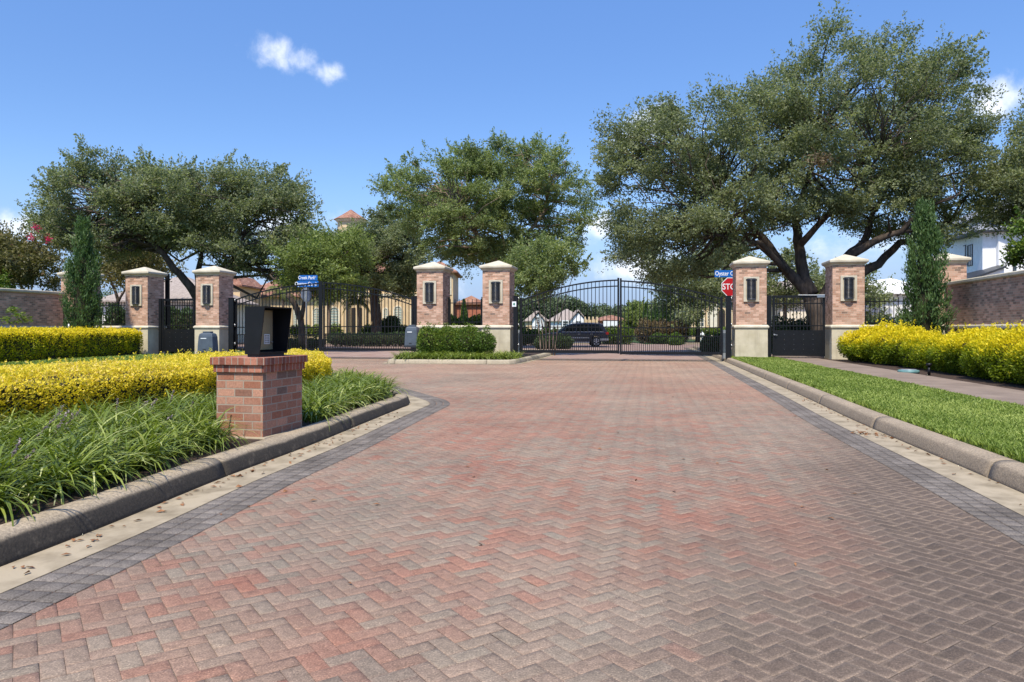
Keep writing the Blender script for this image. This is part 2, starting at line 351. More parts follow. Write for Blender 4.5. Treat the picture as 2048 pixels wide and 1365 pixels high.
# ------------------------------------------------------------------ foliage builders
def leaves(name, pos, dirs, length, wid, var, mat, parent=None, loc=None, rng=None, flat=0.0):
    n = len(pos); d = unit(dirs); r = unit(rng.normal(size=(n, 3)))
    if flat: r = unit(r+np.array([0, 0, 1])*0); 
    sd = unit(np.cross(d, r)); L = np.asarray(length).reshape(-1, 1)*np.ones((n, 1)); W = L*wid
    nrm = np.cross(d, sd)
    a = pos-d*L*.5; b = pos+sd*W*.5+nrm*W*.12; c = pos+d*L*.5; e = pos-sd*W*.5+nrm*W*.12
    vv = np.stack([a, b, c, e], 1).reshape(-1, 3)
    return npmesh(name, vv, 4, {'var': np.clip(var, 0, 1)}, mat, parent, loc)

def crown_points(outline, Z, depth, nb, rb, npb, rng, zsq=.62, sprig=5, gap=0.0, shoot=1.0):
    """boughs scattered through the volume behind a pixel outline, leaf clusters in each; returns leaf pos, dir, var, bough centres"""
    ol = np.array(outline, float); c = ol.mean(0); sc = Z/F
    ang = np.linspace(-np.pi, np.pi, 181); bd = np.zeros(181)
    pts = np.concatenate([ol[i]+(ol[(i+1) % len(ol)]-ol[i])*np.linspace(0, 1, 30)[:, None] for i in range(len(ol))])-c
    pa = np.arctan2(pts[:, 1], pts[:, 0]); pr = np.hypot(pts[:, 0], pts[:, 1])
    for i, a in enumerate(ang):
        w = np.abs((pa-a+np.pi) % (2*np.pi)-np.pi) < .06; bd[i] = pr[w].max() if w.any() else pr.max()
    cs = []; x0, y0 = ol.min(0); x1, y1 = ol.max(0)
    tries = 0
    while len(cs) < nb and tries < 60000:
        tries += 1
        p = np.array([rng.uniform(x0, x1), rng.uniform(y0, y1)])
        if not inpoly(p[:1], p[1:], outline)[0]: continue
        p = p+(c-p)/max(1, np.hypot(*(c-p)))*rb*F/Z*.55
        q = p-c; rf = min(1, np.hypot(*q)/np.interp(np.arctan2(q[1], q[0]), ang, bd))
        d = depth*math.sqrt(max(.04, 1-rf*rf))*rng.uniform(-1, 1)
        w = np.array([(p[0]-CX)*sc, Z, HC+(HY-p[1])*sc])
        w = w*np.array([1, 1, 1])+np.array([d*w[0]/Z*.5, d, 0])
        if cs and gap and np.min(np.linalg.norm(np.array(cs)-w, axis=1)) < gap: continue
        cs.append(w)
    cs = np.array(cs); cw = np.array([(c[0]-CX)*sc, Z, HC+(HY-c[1])*sc-1.0])
    PS, DS, VS = [], [], []
    for ctr in cs:
        R_ = rb*rng.uniform(.65, 1.3); n = int(npb*(R_/rb)**2*rng.uniform(.5, 1.15))
        dr = unit(rng.normal(size=(n, 3))); rad = R_*rng.uniform(0, 1, (n, 1))**.45
        # twig sub-clumps
        k = max(6, n//28); tw = unit(rng.normal(size=(k, 3)))*R_*rng.uniform(.25, 1.05, (k, 1)); tw[:, 2] *= zsq
        idx = rng.integers(0, k, n); pos = ctr+tw[idx]+rng.normal(size=(n, 3))*R_*.22*np.array([1, 1, .8])
        PS.append(pos); DS.append(unit(pos-ctr)*.9+rng.normal(size=(n, 3))*.8)
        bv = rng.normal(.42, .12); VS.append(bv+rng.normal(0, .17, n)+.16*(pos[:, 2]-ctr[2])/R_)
        out = unit((ctr-cw)[None])[0]
        for _ in range(rng.integers(1, sprig+1)):
            dv = unit((out+rng.normal(size=3)*.55+np.array([0, 0, .35]))[None])[0]; L = R_*rng.uniform(.5, 1.15); m = rng.integers(12, 26)
            t = rng.uniform(.2, 1, (m, 1)); base = ctr+dv*R_*.55
            PS.append(base+dv*L*t+rng.normal(size=(m, 3))*.06*R_); DS.append(dv*.8+rng.normal(size=(m, 3))*.7); VS.append(rng.normal(.6, .18, m))
    per = [(ol[i], ol[(i+1) % len(ol)]) for i in range(len(ol))]
    for a, b in per:
        L = np.hypot(*(b-a))*sc
        for _ in range(rng.poisson(L/.24*shoot)):
            p = a+(b-a)*rng.uniform(); q = p-c; q = q/np.hypot(*q); d = depth*rng.uniform(-.35, .35)
            o3 = np.array([q[0], rng.normal()*.3, -q[1]]); dv = unit((o3*.8+np.array([0, 0, .55])*(q[1] < .3)+rng.normal(size=3)*.3)[None])[0]
            w = np.array([(p[0]-CX)*sc, Z+d, HC+(HY-p[1])*sc])-o3*.95; ln = rng.choice([.5, .8, 1.1, 1.6])*rng.uniform(.7, 1.1)*(1.0 if q[1] < .2 else .6); m = int(46*ln)
            t = rng.uniform(0, 1, (m, 1))**1.2; PS.append(w+dv*ln*t+rng.normal(size=(m, 3))*(.17*(1-t*.75))); DS.append(dv*.7+rng.normal(size=(m, 3))*.7); VS.append(rng.normal(.55, .18, m))
    return np.concatenate(PS), np.concatenate(DS), np.concatenate(VS), cs

def oak(name, label, cat, Z, outline, depth, nb, rb, npb, ll, limbs, base, mat='oak', bark='bark', seed=1, group=None, twigs=True, sprig=5, wid=.5, gap=.5, zsq=.62):
    rng = np.random.default_rng(seed); b = P(base[0], 700, Z); b.z = 0
    root = thing(name, b, label, cat, group)
    pos, dr, var, cs = crown_points(outline, Z, depth, nb, rb, npb, rng, zsq, sprig, gap)
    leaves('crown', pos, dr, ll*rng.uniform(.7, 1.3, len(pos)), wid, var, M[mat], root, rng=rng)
    mb = MB(); nodes = []
    for limb in limbs:
        pts, r0, r1 = limb[:3]; dz = limb[3] if len(limb) > 3 else 0; w = []
        for i, (x, y) in enumerate(pts):
            q = P(x, y, Z); q.y += dz*i/(len(pts)-1); q.x *= q.y/Z
            w.append(q)
        # resample with gentle wobble
        fine = []
        for i in range(len(w)-1):
            for t in (0, .34, .67): fine.append(w[i].lerp(w[i+1], t)+Vector(rng.normal(size=3)*r0*.12*(0 if i == 0 and t == 0 else 1)))
        fine.append(w[-1]); k = len(fine)
        mb.tube(fine, [r0+(r1-r0)*(i/(k-1))**.8 for i in range(k)], 9)
        nodes += [(f, r0+(r1-r0)*(i/(k-1))) for i, f in enumerate(fine)][2:]
    if twigs:
        for c_ in cs:
            c_ = Vector(c_); nd = min(nodes, key=lambda q: (q[0]-c_).length+max(0, q[0].z-c_.z)*1.5)
            d = c_-nd[0]
            if d.length < .3 or d.length > 7: continue
            r0 = min(nd[1]*.7, .03+.018*d.length); m1 = nd[0]+d*.35+Vector(rng.normal(size=3)*.12*d.length)+ZU*.06*d.length; m2 = nd[0]+d*.7+Vector(rng.normal(size=3)*.08*d.length)
            mb.tube([nd[0], m1, m2, c_], [r0, r0*.75, r0*.5, .012], 5)
    mb.build('trunk', M[bark], root)
    return root

def blob_bush(name, label, cat, ells, n, ll, varf, mat, base, seed=1, group=None, wid=.5, spr=0, core=.78, jit=.1):
    """ells: (x,y,z,rx,ry,rz) ellipsoids; leaves in their outer shells, dark twigs inside"""
    rng = np.random.default_rng(seed); root = thing(name, base, label, cat, group); ells = np.array(ells, float)
    area = (ells[:, 3]*ells[:, 5]+ells[:, 4]*ells[:, 5]+ells[:, 3]*ells[:, 4]); cnt = (n*area/area.sum()).astype(int)
    PS, DS = [], []
    for e, k in zip(ells, cnt):
        d = unit(rng.normal(size=(k, 3))); nz = 1+.18*wnoise(d*e[3:6]+e[:3], 2.6)[:, None]
        p = e[:3]+d*e[3:6]*nz*rng.uniform(.78, 1.0+jit, (k, 1)); keep = p[:, 2] > base[2]+.02
        for e2 in ells:
            if e2 is e: continue
            keep &= (((p-e2[:3])/e2[3:6])**2).sum(1) > .62
        PS.append(p[keep]); DS.append((d*.7+rng.normal(size=(k, 3))*.55+np.array([0, 0, .45]))[keep])
        if spr:
            for _ in range(spr):
                a = rng.uniform(0, 6.28); h = e[:3]+np.array([math.cos(a)*e[3]*.7*rng.uniform(0, 1), math.sin(a)*e[4]*.7*rng.uniform(0, 1), e[5]*.8]); m = 14
                dv = unit((np.array([0, 0, 1])+rng.normal(size=3)*.3)[None])[0]; t = rng.uniform(0, 1, (m, 1))
                PS.append(h+dv*t*rng.uniform(.2, .38)+rng.normal(size=(m, 3))*.02); DS.append(dv*.6+rng.normal(size=(m, 3))*.8)
    pos, dr = np.concatenate(PS), np.concatenate(DS)
    leaves('foliage', pos, dr, ll*rng.uniform(.7, 1.3, len(pos)), wid, varf(pos, rng), M[mat], root, rng=rng)
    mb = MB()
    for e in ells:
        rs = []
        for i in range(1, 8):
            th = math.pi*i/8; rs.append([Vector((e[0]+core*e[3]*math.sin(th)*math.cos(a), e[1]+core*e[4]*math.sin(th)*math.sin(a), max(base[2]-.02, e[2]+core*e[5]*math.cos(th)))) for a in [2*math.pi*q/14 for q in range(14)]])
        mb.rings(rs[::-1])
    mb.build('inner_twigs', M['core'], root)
    return root

def box_hedge(name, label, cat, poly, z0, z1, n, ll, varf, mat, seed=1, group=None, und=.05, rnd_=.18, wid=.5, spr=120):
    """clipped hedge on a ground polygon"""
    rng = np.random.default_rng(seed); pl = np.array(poly, float); c = pl.mean(0); root = thing(name, (c[0], c[1], z0), label, cat, group)
    x0, y0 = pl.min(0); x1, y1 = pl.max(0); nn = len(pl)
    def edge_dist(p):
        dd = np.full(len(p), 1e9)
        for i in range(nn):
            a, b = pl[i], pl[(i+1) % nn]; ab = b-a; t = np.clip(((p-a)@ab)/(ab@ab), 0, 1); dd = np.minimum(dd, np.linalg.norm(p-(a+t[:, None]*ab), axis=1))
        return dd
    A = abs(sum(pl[i][0]*pl[(i+1) % nn][1]-pl[(i+1) % nn][0]*pl[i][1] for i in range(nn)))/2
    per = sum(np.linalg.norm(pl[i]-pl[(i+1) % nn]) for i in range(nn)); nt = int(n*A/(A+per*(z1-z0))); ns = n-nt
    q = np.c_[rng.uniform(x0, x1, nt*6), rng.uniform(y0, y1, nt*6)]; q = q[inpoly(q[:, 0], q[:, 1], poly)][:nt]
    ed = edge_dist(q); top = z1+und*wnoise(q, 1.6)+und*.7*wnoise(q, 4.5)-rnd_*np.clip(1-ed/rnd_, 0, 1)**2
    T = np.c_[q, top-rng.exponential(.035, len(q))+.02]; TD = rng.normal(size=(len(q), 3))*.6+np.array([0, 0, .7])
    SP, SD = [], []
    for i in range(nn):
        a, b = pl[i], pl[(i+1) % nn]; L = np.linalg.norm(b-a); k = int(ns*L/per); t = rng.uniform(0, 1, k); z = rng.uniform(z0+.02, z1-rnd_*.4, k)
        nv = np.array([(b-a)[1], -(b-a)[0]])/L
        if ((a+b)/2-c)@nv < 0: nv = -nv
        p2 = a+(b-a)*t[:, None]; disp = .09*wnoise(np.c_[p2, z], 3.2)-rng.exponential(.05, k)+.03-.10*np.clip((z0+.25-z)/.25, 0, 1)-rnd_*np.clip(1-(z1-z)/rnd_, 0, 1)**2*.6
        SP.append(np.c_[p2+nv*disp[:, None], z]); SD.append(np.c_[nv*np.ones((k, 1))*.7, np.full(k, .35)]+rng.normal(size=(k, 3))*.55)
    pos = np.concatenate([T]+SP); dr = np.concatenate([TD]+SD)
    if spr:
        for s_ in q[rng.integers(0, len(q), spr)]:
            h = np.array([s_[0], s_[1], z1-.03]); m = 9; dv = unit((np.array([0, 0, 1])+rng.normal(size=3)*.3)[None])[0]
            pos = np.r_[pos, h+dv*rng.uniform(0, 1, (m, 1))*rng.uniform(.06, .16)+rng.normal(size=(m, 3))*.012]; dr = np.r_[dr, dv*.6+rng.normal(size=(m, 3))*.7]
    leaves('foliage', pos, dr, ll*rng.uniform(.7, 1.3, len(pos)), wid, varf(pos, rng), M[mat], root, rng=rng)
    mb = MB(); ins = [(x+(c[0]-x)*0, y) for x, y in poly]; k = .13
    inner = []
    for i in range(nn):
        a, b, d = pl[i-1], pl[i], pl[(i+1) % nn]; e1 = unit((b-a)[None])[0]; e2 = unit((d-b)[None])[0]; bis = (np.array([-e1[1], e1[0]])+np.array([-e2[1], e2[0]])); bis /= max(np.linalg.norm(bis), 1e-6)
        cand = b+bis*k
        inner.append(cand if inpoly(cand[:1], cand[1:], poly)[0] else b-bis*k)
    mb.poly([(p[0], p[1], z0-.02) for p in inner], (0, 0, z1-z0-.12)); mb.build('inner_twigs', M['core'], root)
    return root

def blades(name, pos, n_per, length, width, rng, mat, var0=.5, lean=(.35, 1.0), parent=None, loc=None, seg=5, droop=1.15, spread=.05, hdir=None):
    k = len(pos)*n_per; base = np.repeat(pos, n_per, 0)+np.c_[rng.normal(size=(k, 2))*spread, np.zeros(k)]
    az = rng.uniform(0, 2*np.pi, k); h = np.c_[np.cos(az), np.sin(az), np.zeros(k)]
    if hdir is not None: h = unit(h+np.array(hdir)); 
    L = length*rng.uniform(.6, 1.15, k); ln = rng.uniform(lean[0], lean[1], k); w = width*rng.uniform(.7, 1.25, k)
    side = np.c_[-h[:, 1], h[:, 0], np.zeros(k)]+rng.normal(size=(k, 3))*.15
    t = np.linspace(0, 1, seg+1); ctr = np.zeros((k, seg+1, 3)); ctr[:, 0] = base; th = (.15+.35*ln)
    for i in range(1, seg+1):
        a = th+droop*ln*(t[i]**1.4)*1.35
        ctr[:, i] = ctr[:, i-1]+(h*np.sin(a)[:, None]+np.array([0, 0, 1])*np.cos(a)[:, None])*(L/seg)[:, None]
    ctr[:, :, 2] = np.maximum(ctr[:, :, 2], pos[0, 2]-.05)
    ww = np.array([.7, 1, 1, .85, .6, .12]) if seg == 5 else np.interp(t, [0, .3, .7, 1], [.7, 1, .8, .12])
    off = side[:, None, :]*(w[:, None]*ww[None]*.5)[:, :, None]
    l, r = ctr-off, ctr+off; vv = np.stack([l[:, :-1], r[:, :-1], r[:, 1:], l[:, 1:]], 2).reshape(-1, 3)
    var = np.repeat(np.clip(var0+rng.normal(0, .2, k)+.1*wnoise(base, 1.2), 0, 1), seg)
    return npmesh(name, vv, 4, {'var': np.clip(var+np.tile(np.linspace(-.12, .12, seg), k), 0, 1)}, mat, parent, loc)

# ------------------------------------------------------------------ ground, road, kerbs
def smooth_path(pts, step=.12, closed=False):
    p = [Vector((x, y, 0)) for x, y in pts]; n = len(p); out = []
    rng_ = range(n) if closed else range(n-1)
    for i in rng_:
        if closed: a, b, c, d = p[i-1], p[i], p[(i+1) % n], p[(i+2) % n]
        else: a, b, c, d = p[max(i-1, 0)], p[i], p[i+1], p[min(i+2, n-1)]
        k = max(2, int((c-b).length/step))
        for j in range(k):
            t = j/k; out.append(.5*((2*b)+(c-a)*t+(2*a-5*b+4*c-d)*t*t+(3*b-a-3*c+d)*t**3))
    if not closed: out.append(p[-1])
    return out
def normals(path, closed=False):
    n = len(path); r = []
    for i in range(n):
        a = path[i-1] if (i or closed) else path[0]; b = path[(i+1) % n] if (i < n-1 or closed) else path[-1]
        d = (b-a).normalized(); r.append(Vector((-d.y, d.x, 0)))
    return r                                                           # left of the direction of travel
KERB = [(0, -.02), (.012, .03), (.035, .10), (.055, .13), (.085, .148), (.13, .155), (.20, .155), (.235, .147), (.25, .125), (.255, .02)]
def kerb(name, path, side, mat, closed=False, seglen=3.0, gap=.012):
    """swept kerb stones, side=+1 raises to the left of travel"""
    nr = normals(path, closed); mb = MB(); run = []; acc = 0; n = len(path); idx = list(range(n))+([0] if closed else [])
    groups = []; cur = [idx[0]]
    for q in range(1, len(idx)):
        acc += (path[idx[q]]-path[idx[q-1]]).length; cur.append(idx[q])
        if acc > seglen: groups.append(cur); cur = [idx[q]]; acc = 0
    if len(cur) > 1: groups.append(cur)
    for g in groups:
        rs = []
        for j, i in enumerate(g):
            p = path[i].copy()
            if j == 0: p += (path[g[1]]-p).normalized()*gap/2
            if j == len(g)-1: p += (path[g[-2]]-p).normalized()*gap/2
            rs.append([p+nr[i]*side*o+ZU*z for o, z in (KERB if side > 0 else KERB[::-1])])
        mb.rings(rs)
    o = mb.build(name, M[mat]); return tag(o, kind='structure')
def strip(path, side, o0, o1, z, closed=False):
    nr = normals(path, closed); mb = MB(); n = len(path)
    for i in range(n if closed else n-1):
        j = (i+1) % n; q = [path[i]+nr[i]*side*o0, path[j]+nr[j]*side*o0, path[j]+nr[j]*side*o1, path[i]+nr[i]*side*o1]
        if (q[1]-q[0]).cross(q[2]-q[1]).z < 0: q = q[::-1]
        mb.face([p+ZU*z for p in q])
    return mb
def border_rows(name, path, side, o0, rows, w, seed):
    """rows of small dark paving blocks along a path, each a bevelled top"""
    rng = np.random.default_rng(seed); vs, fs, lum = [], [], []; nr = normals(path); d = [0]
    for i in range(1, len(path)): d.append(d[-1]+(path[i]-path[i-1]).length)
    xs = np.array([[p.x, p.y] for p in path]); ns = np.array([[q.x, q.y] for q in nr])
    def at(t, o): return np.array([np.interp(t, d, xs[:, 0])+np.interp(t, d, ns[:, 0])*o, np.interp(t, d, xs[:, 1])+np.interp(t, d, ns[:, 1])*o])
    L = .118; k = int(d[-1]/L)
    for r in range(rows):
        for i in range(k):
            t0, t1 = i*L+.004, (i+1)*L-.004; a, b = side*(o0+r*w+.004), side*(o0+(r+1)*w-.004); z = .0065+rng.normal(0, .0005)
            c = [at(t0, a), at(t1, a), at(t1, b), at(t0, b)]; m = sum(c)/4
            out = [np.r_[p, .003] for p in c]; inn = [np.r_[m+(p-m)*.95, z+rng.normal(0, .0002)] for p in c]
            if side < 0: out, inn = out, inn
            e0, e1 = c[1]-c[0], c[2]-c[1]
            if e0[0]*e1[1]-e0[1]*e1[0] < 0: out, inn = out[::-1], inn[::-1]
            s = len(vs); vs += out+inn; fs += [[s+4, s+5, s+6, s+7]]+[[s+q, s+(q+1) % 4, s+4+(q+1) % 4, s+4+q] for q in range(4)]; lum += [rng.normal(1, .09)]*8
    o = gridmesh(name, np.array(vs), fs, {'lum': lum}, M['border']); return tag(o, kind='structure')

LP = smooth_path([(-3.45, -3), (-2.98, 1.2), (-2.62, 3.69), (-2.50, 4.6), (-2.36, 6.0), (-2.12, 7.6), (-1.90, 9.6), (-1.72, 11.2), (-1.66, 11.75), (-1.74, 12.25), (-2.05, 13.0), (-2.95, 15), (-4.9, 19), (-8.5, 25), (-11.7, 30.6), (-11.6, 33)])
RP = smooth_path([(2.1, -3), (2.95, 1.2), (3.785, 5.36), (4.55, 9.56), (5.52, 14.3), (8.0, 27.0), (9.2, 33.4), (12.2, 49)])
IP = smooth_path([(-4.2, 25.95), (-2.5, 25.85), (-.4, 25.6), (.02, 25.75), (.25, 26.3), (.9, 29.4), (1.6, 33), (2.4, 38), (2.1, 38.8), (.5, 39.4), (-1.6, 39.6), (-2.3, 39), (-3.4, 33), (-4.45, 29), (-4.55, 26.6), (-4.48, 26.1)], closed=True)

tag(MB().bx(-3000, 3000, -400, 5200, -.4, -.03).build('ground', M['ground']), kind='structure')
ms_ = MB(); ms_.face([(-16, -6, -.0045), (12, -6, -.0045), (16, 31, -.0045), (-16, 34, -.0045)]); tag(ms_.build('road_bed', M['joint']), kind='structure')
ir = MB(); q = [GF(-13.3, 1.6), GF(9.9, 1.6), Vector((12.5, 45, 0)), Vector((60, 48, 0)), Vector((60, 61, 0)), Vector((-60, 61, 0)), Vector((-60, 47, 0)), Vector((-9.5, 47, 0))]
ir.face([p+ZU*.001 for p in q]); tag(ir.build('inner_road', M['innerroad']), kind='structure')
fk = MB(); fk.bx(-60, 9.2, 61, 61.3, 0, .14); fk.bx(14.6, 60, 61, 61.3, 0, .14); tag(fk.build('far_kerb', M['kerbi']), kind='structure')

# herringbone pavers at 45 degrees to the road
def pavers():
    rng = np.random.default_rng(11); w = .079; c45 = math.sqrt(.5)
    e1 = np.array([(U.x+V.x)*c45, (U.y+V.y)*c45]); e2 = np.array([(-U.x+V.x)*c45, (-U.y+V.y)*c45]); o2 = np.array([0, 29.1])
    n = 600; I, J = np.meshgrid(np.arange(-n, n), np.arange(-n, n), indexing='ij'); I, J = I.ravel(), J.ravel(); m = (I-J) % 4
    cs, hor = [], []
    for code, h in ((0, True), (3, False)):
        k = m == code; a, b = I[k], J[k]
        cx = (a+(1 if h else .5))*w; cy = (b+(.5 if h else 1))*w; cs.append(o2+cx[:, None]*e1+cy[:, None]*e2); hor.append(np.full(len(a), h))
    c = np.concatenate(cs); hor = np.concatenate(hor)
    d = c-o2; t = d@np.array([V.x, V.y]); s = d@np.array([U.x, U.y])
    keep = (t < 1.62) & (t > -31.5) & (s > -14) & (s < 10.5)
    lb = [(p.x, p.y) for p in LP]+[(-40, 33), (-40, -3)]; rb = [(p.x, p.y) for p in RP]+[(40, 49), (40, -3)]; ip = [(p.x, p.y) for p in IP]
    for pl in (lb, rb, ip): keep &= ~inpoly(c[:, 0], c[:, 1], pl)
    c, hor, t, s = c[keep], hor[keep], t[keep], s[keep]; k = len(c)
    ax = np.where(hor[:, None], e1, e2); bx = np.where(hor[:, None], e2, e1); L = np.where(hor, .2, .2)
    flip = np.where(hor, 1, -1)
    jg = .0004+rng.exponential(.0007, k)*(rng.uniform(0, 1, k) < .6)
    def ring(lx, ly, z):
        return np.stack([np.c_[c+ax*(sx*(lx-jg)*.79)[:, None]+bx*(sy*(ly-jg)*.79*flip)[:, None], z if np.ndim(z) else np.full(k, z)] for sx, sy in ((-1, -1), (1, -1), (1, 1), (-1, 1))], 1)
    zt = rng.normal(0, .0005, k); tilt = rng.normal(0, .00035, (k, 4))
    r0 = ring(.0999, .0499, -.0016); r1 = ring(.0986, .0486, zt); r2 = ring(.064, .020, zt+.0001)
    r1[:, :, 2] += tilt; r2[:, :, 2] += tilt*.5
    V_ = np.concatenate([r0, r1, r2], 1).reshape(-1, 3); base = np.arange(k)[:, None, None]*12
    pat = np.array([[8, 9, 10, 11]]+[[4+q, 4+(q+1) % 4, 8+(q+1) % 4, 8+q] for q in range(4)]+[[q, (q+1) % 4, 4+(q+1) % 4, 4+q] for q in range(4)])
    F_ = (base+pat[None]).reshape(-1, 4)
    st = np.c_[s, t]
    big = .55*wnoise(st, .55)+.45*wnoise(st+7, 1.5)
    thr = big+rng.normal(0, .42, k)
    tone = 1/(1+np.exp(-3.4*(thr-.0)))
    near = np.clip((t+31)/9, 0, 1)
    tone = np.clip(tone*.86+.07+.07*rng.normal(size=k), 0, 1)
    far_blend = np.clip((t+22)/14, 0, 1)*np.clip(.7+.3*wnoise(st, .5), 0, 1)  # blends the pavers to an even tan with distance towards the gate
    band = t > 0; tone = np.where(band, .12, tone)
    lum = np.clip(rng.normal(1, .05, k), .75, 1.3); lum = np.where(band, lum*.72, lum); far_blend = np.where(band, .1, far_blend)
    # blocks near the right gutter keep darker centres and pale sandy rims
    xx = np.interp(c[:, 1], [1, 2.5, 5.2, 8, 14, 20], [-.3, .1, 1.5, 2.7, 4.6, 6.5])
    wear = np.clip((c[:, 0]-xx+.35*wnoise(st, .9))/1.3, 0, 1)*np.clip((14-c[:, 1])/5, 0, 1)
    rep = lambda a: np.repeat(a, 12)
    edge = np.tile(np.r_[np.ones(8), np.zeros(4)], k)
    o = gridmesh('road', V_, F_, {'tone': rep(tone), 'lum': rep(lum), 'edge': edge, 'wear': rep(wear), 'far_blend': rep(far_blend)}, M['paver']); tag(o, kind='structure')
pavers()
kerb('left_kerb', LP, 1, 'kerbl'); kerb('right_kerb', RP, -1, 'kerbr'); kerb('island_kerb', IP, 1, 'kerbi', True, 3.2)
tag(strip(LP, 1, .005, -.31, .005).build('left_gutter', M['concrete']), kind='structure')
tag(strip(RP, -1, .005, -.318, .005).build('right_gutter', M['concrete']), kind='structure')
tag(strip(IP, 1, .005, -.16, .005, True).build('island_gutter', M['concrete']), kind='structure')
border_rows('left_border_paving', LP, -1, .315, 3, .112, 5); border_rows('right_border_paving', RP, 1, .322, 3, .106, 6)
# raised beds and verges (their edges sit inside the kerbs)
def slab(name, pts, z, mat, depth=.16):
    mb = MB(); mb.poly([(x, y, z-depth) for x, y in pts], (0, 0, depth)); return tag(mb.build(name, M[mat]), kind='structure')
nl = normals(LP); lin = [(p+n_*.24) for p, n_ in zip(LP, nl)]
slab('left_bed_soil', [(p.x, p.y) for p in lin][::3]+[(-13.5, 33), (-60, 36), (-60, -3)], .125, 'soil')
nr_ = normals(RP); rin = [(p-n_*.24) for p, n_ in zip(RP, nr_)]
slab('right_verge_soil', [(p.x, p.y) for p in rin if p.y < 33][::3]+[(40, 33), (40, -3)], .125, 'soil')
ni = normals(IP, True); slab('island_soil', [((p+n_*.24).x, (p+n_*.24).y) for p, n_ in zip(IP, ni)][::2], .125, 'soil')
slab('left_lawn', [(-6.4, -2.5), (-7.7, 4), (-7.2, 6), (-6.2, 9.2), (-5.85, 11), (-5.65, 13), (-5.5, 15), (-5.3, 17), (-6, 19.2), (-9.2, 25), (-12.2, 30), (-14.3, 31.6), (-45, 37), (-45, -2.5)], .150, 'grassbase')
# right side: grass strip, sidewalk, mulch
gs = [p-n_*.245 for p, n_ in zip(RP, nr_) if -2.5 < p.y < 29]
swn = lambda z: 6.93+.1745*(z-9.82)       # near edge of the sidewalk at depth z
slab('right_grass_strip', [(p.x, p.y) for p in gs][::3]+[(swn(z), z) for z in (28.2, 20, 10, 0, -2.5)], .148, 'grassbase')
slab('sidewalk', [(swn(z)+.01, z) for z in (-2.5, 10, 20, 31)]+[(swn(z)+1.5, z) for z in (31, 20, 10, -2.5)], .155, 'walk')

def grass(name, polyg, nb, z, h, seed, zr):
    rng = np.random.default_rng(seed); pl = np.array(polyg); x0, y0 = pl.min(0); x1, y1 = pl.max(0)
    # more blades where the photo is near: depth drawn with density ~1/Z
    yy = zr[0]*(zr[1]/zr[0])**rng.uniform(0, 1, nb*4); q = np.c_[rng.uniform(x0, x1, nb*4), yy]; q = q[inpoly(q[:, 0], q[:, 1], polyg)][:nb]; k = len(q)
    hh = h*rng.uniform(.5, 1.2, k)*(1+.25*wnoise(q, 1.3)); ww = (.004+.0009*q[:, 1])*rng.uniform(.7, 1.3, k); az = rng.uniform(0, 6.28, k); ln = rng.normal(0, .45, (k, 2))
    sd = np.c_[np.cos(az), np.sin(az), np.zeros(k)]*ww[:, None]; b = np.c_[q, np.full(k, z-.005)]
    mid = b+np.c_[ln*.35*hh[:, None], hh*.55]; tip = b+np.c_[ln*hh[:, None], hh]
    vv = np.concatenate([np.stack([b-sd, b+sd, mid+sd*.8, mid-sd*.8], 1), np.stack([mid-sd*.8, mid+sd*.8, tip+sd*.1, tip-sd*.1], 1)]).reshape(-1, 3)
    var = np.clip(.5+rng.normal(0, .17, k)+.16*wnoise(q, .9)+.1*wnoise(q, 3), 0, 1)
    return tag(npmesh(name, vv, 4, {'var': np.r_[var, var+.08]}, M['lawn']), 'short mown grass on the verge' if 0 else None, kind='stuff')
o = grass('verge_grass', [(p.x, p.y) for p in gs][::3]+[(swn(z)+.03, z) for z in (28.2, 20, 10, 0)], 120000, .15, .055, 21, (5.2, 28.2))
tag(o, 'short bright green grass strip between the right kerb and the sidewalk', 'grass')
o = grass('lawn_grass', [(-6.2, 9.2), (-5.7, 13), (-5.5, 16.5), (-6.2, 19.2), (-9.3, 25), (-12.3, 30), (-14, 31.2), (-15.8, 31), (-16.3, 23), (-16, 12)], 45000, .152, .05, 22, (9, 31.4))
tag(o, 'mown grass between the clipped hedge and the low yellow hedge', 'grass')

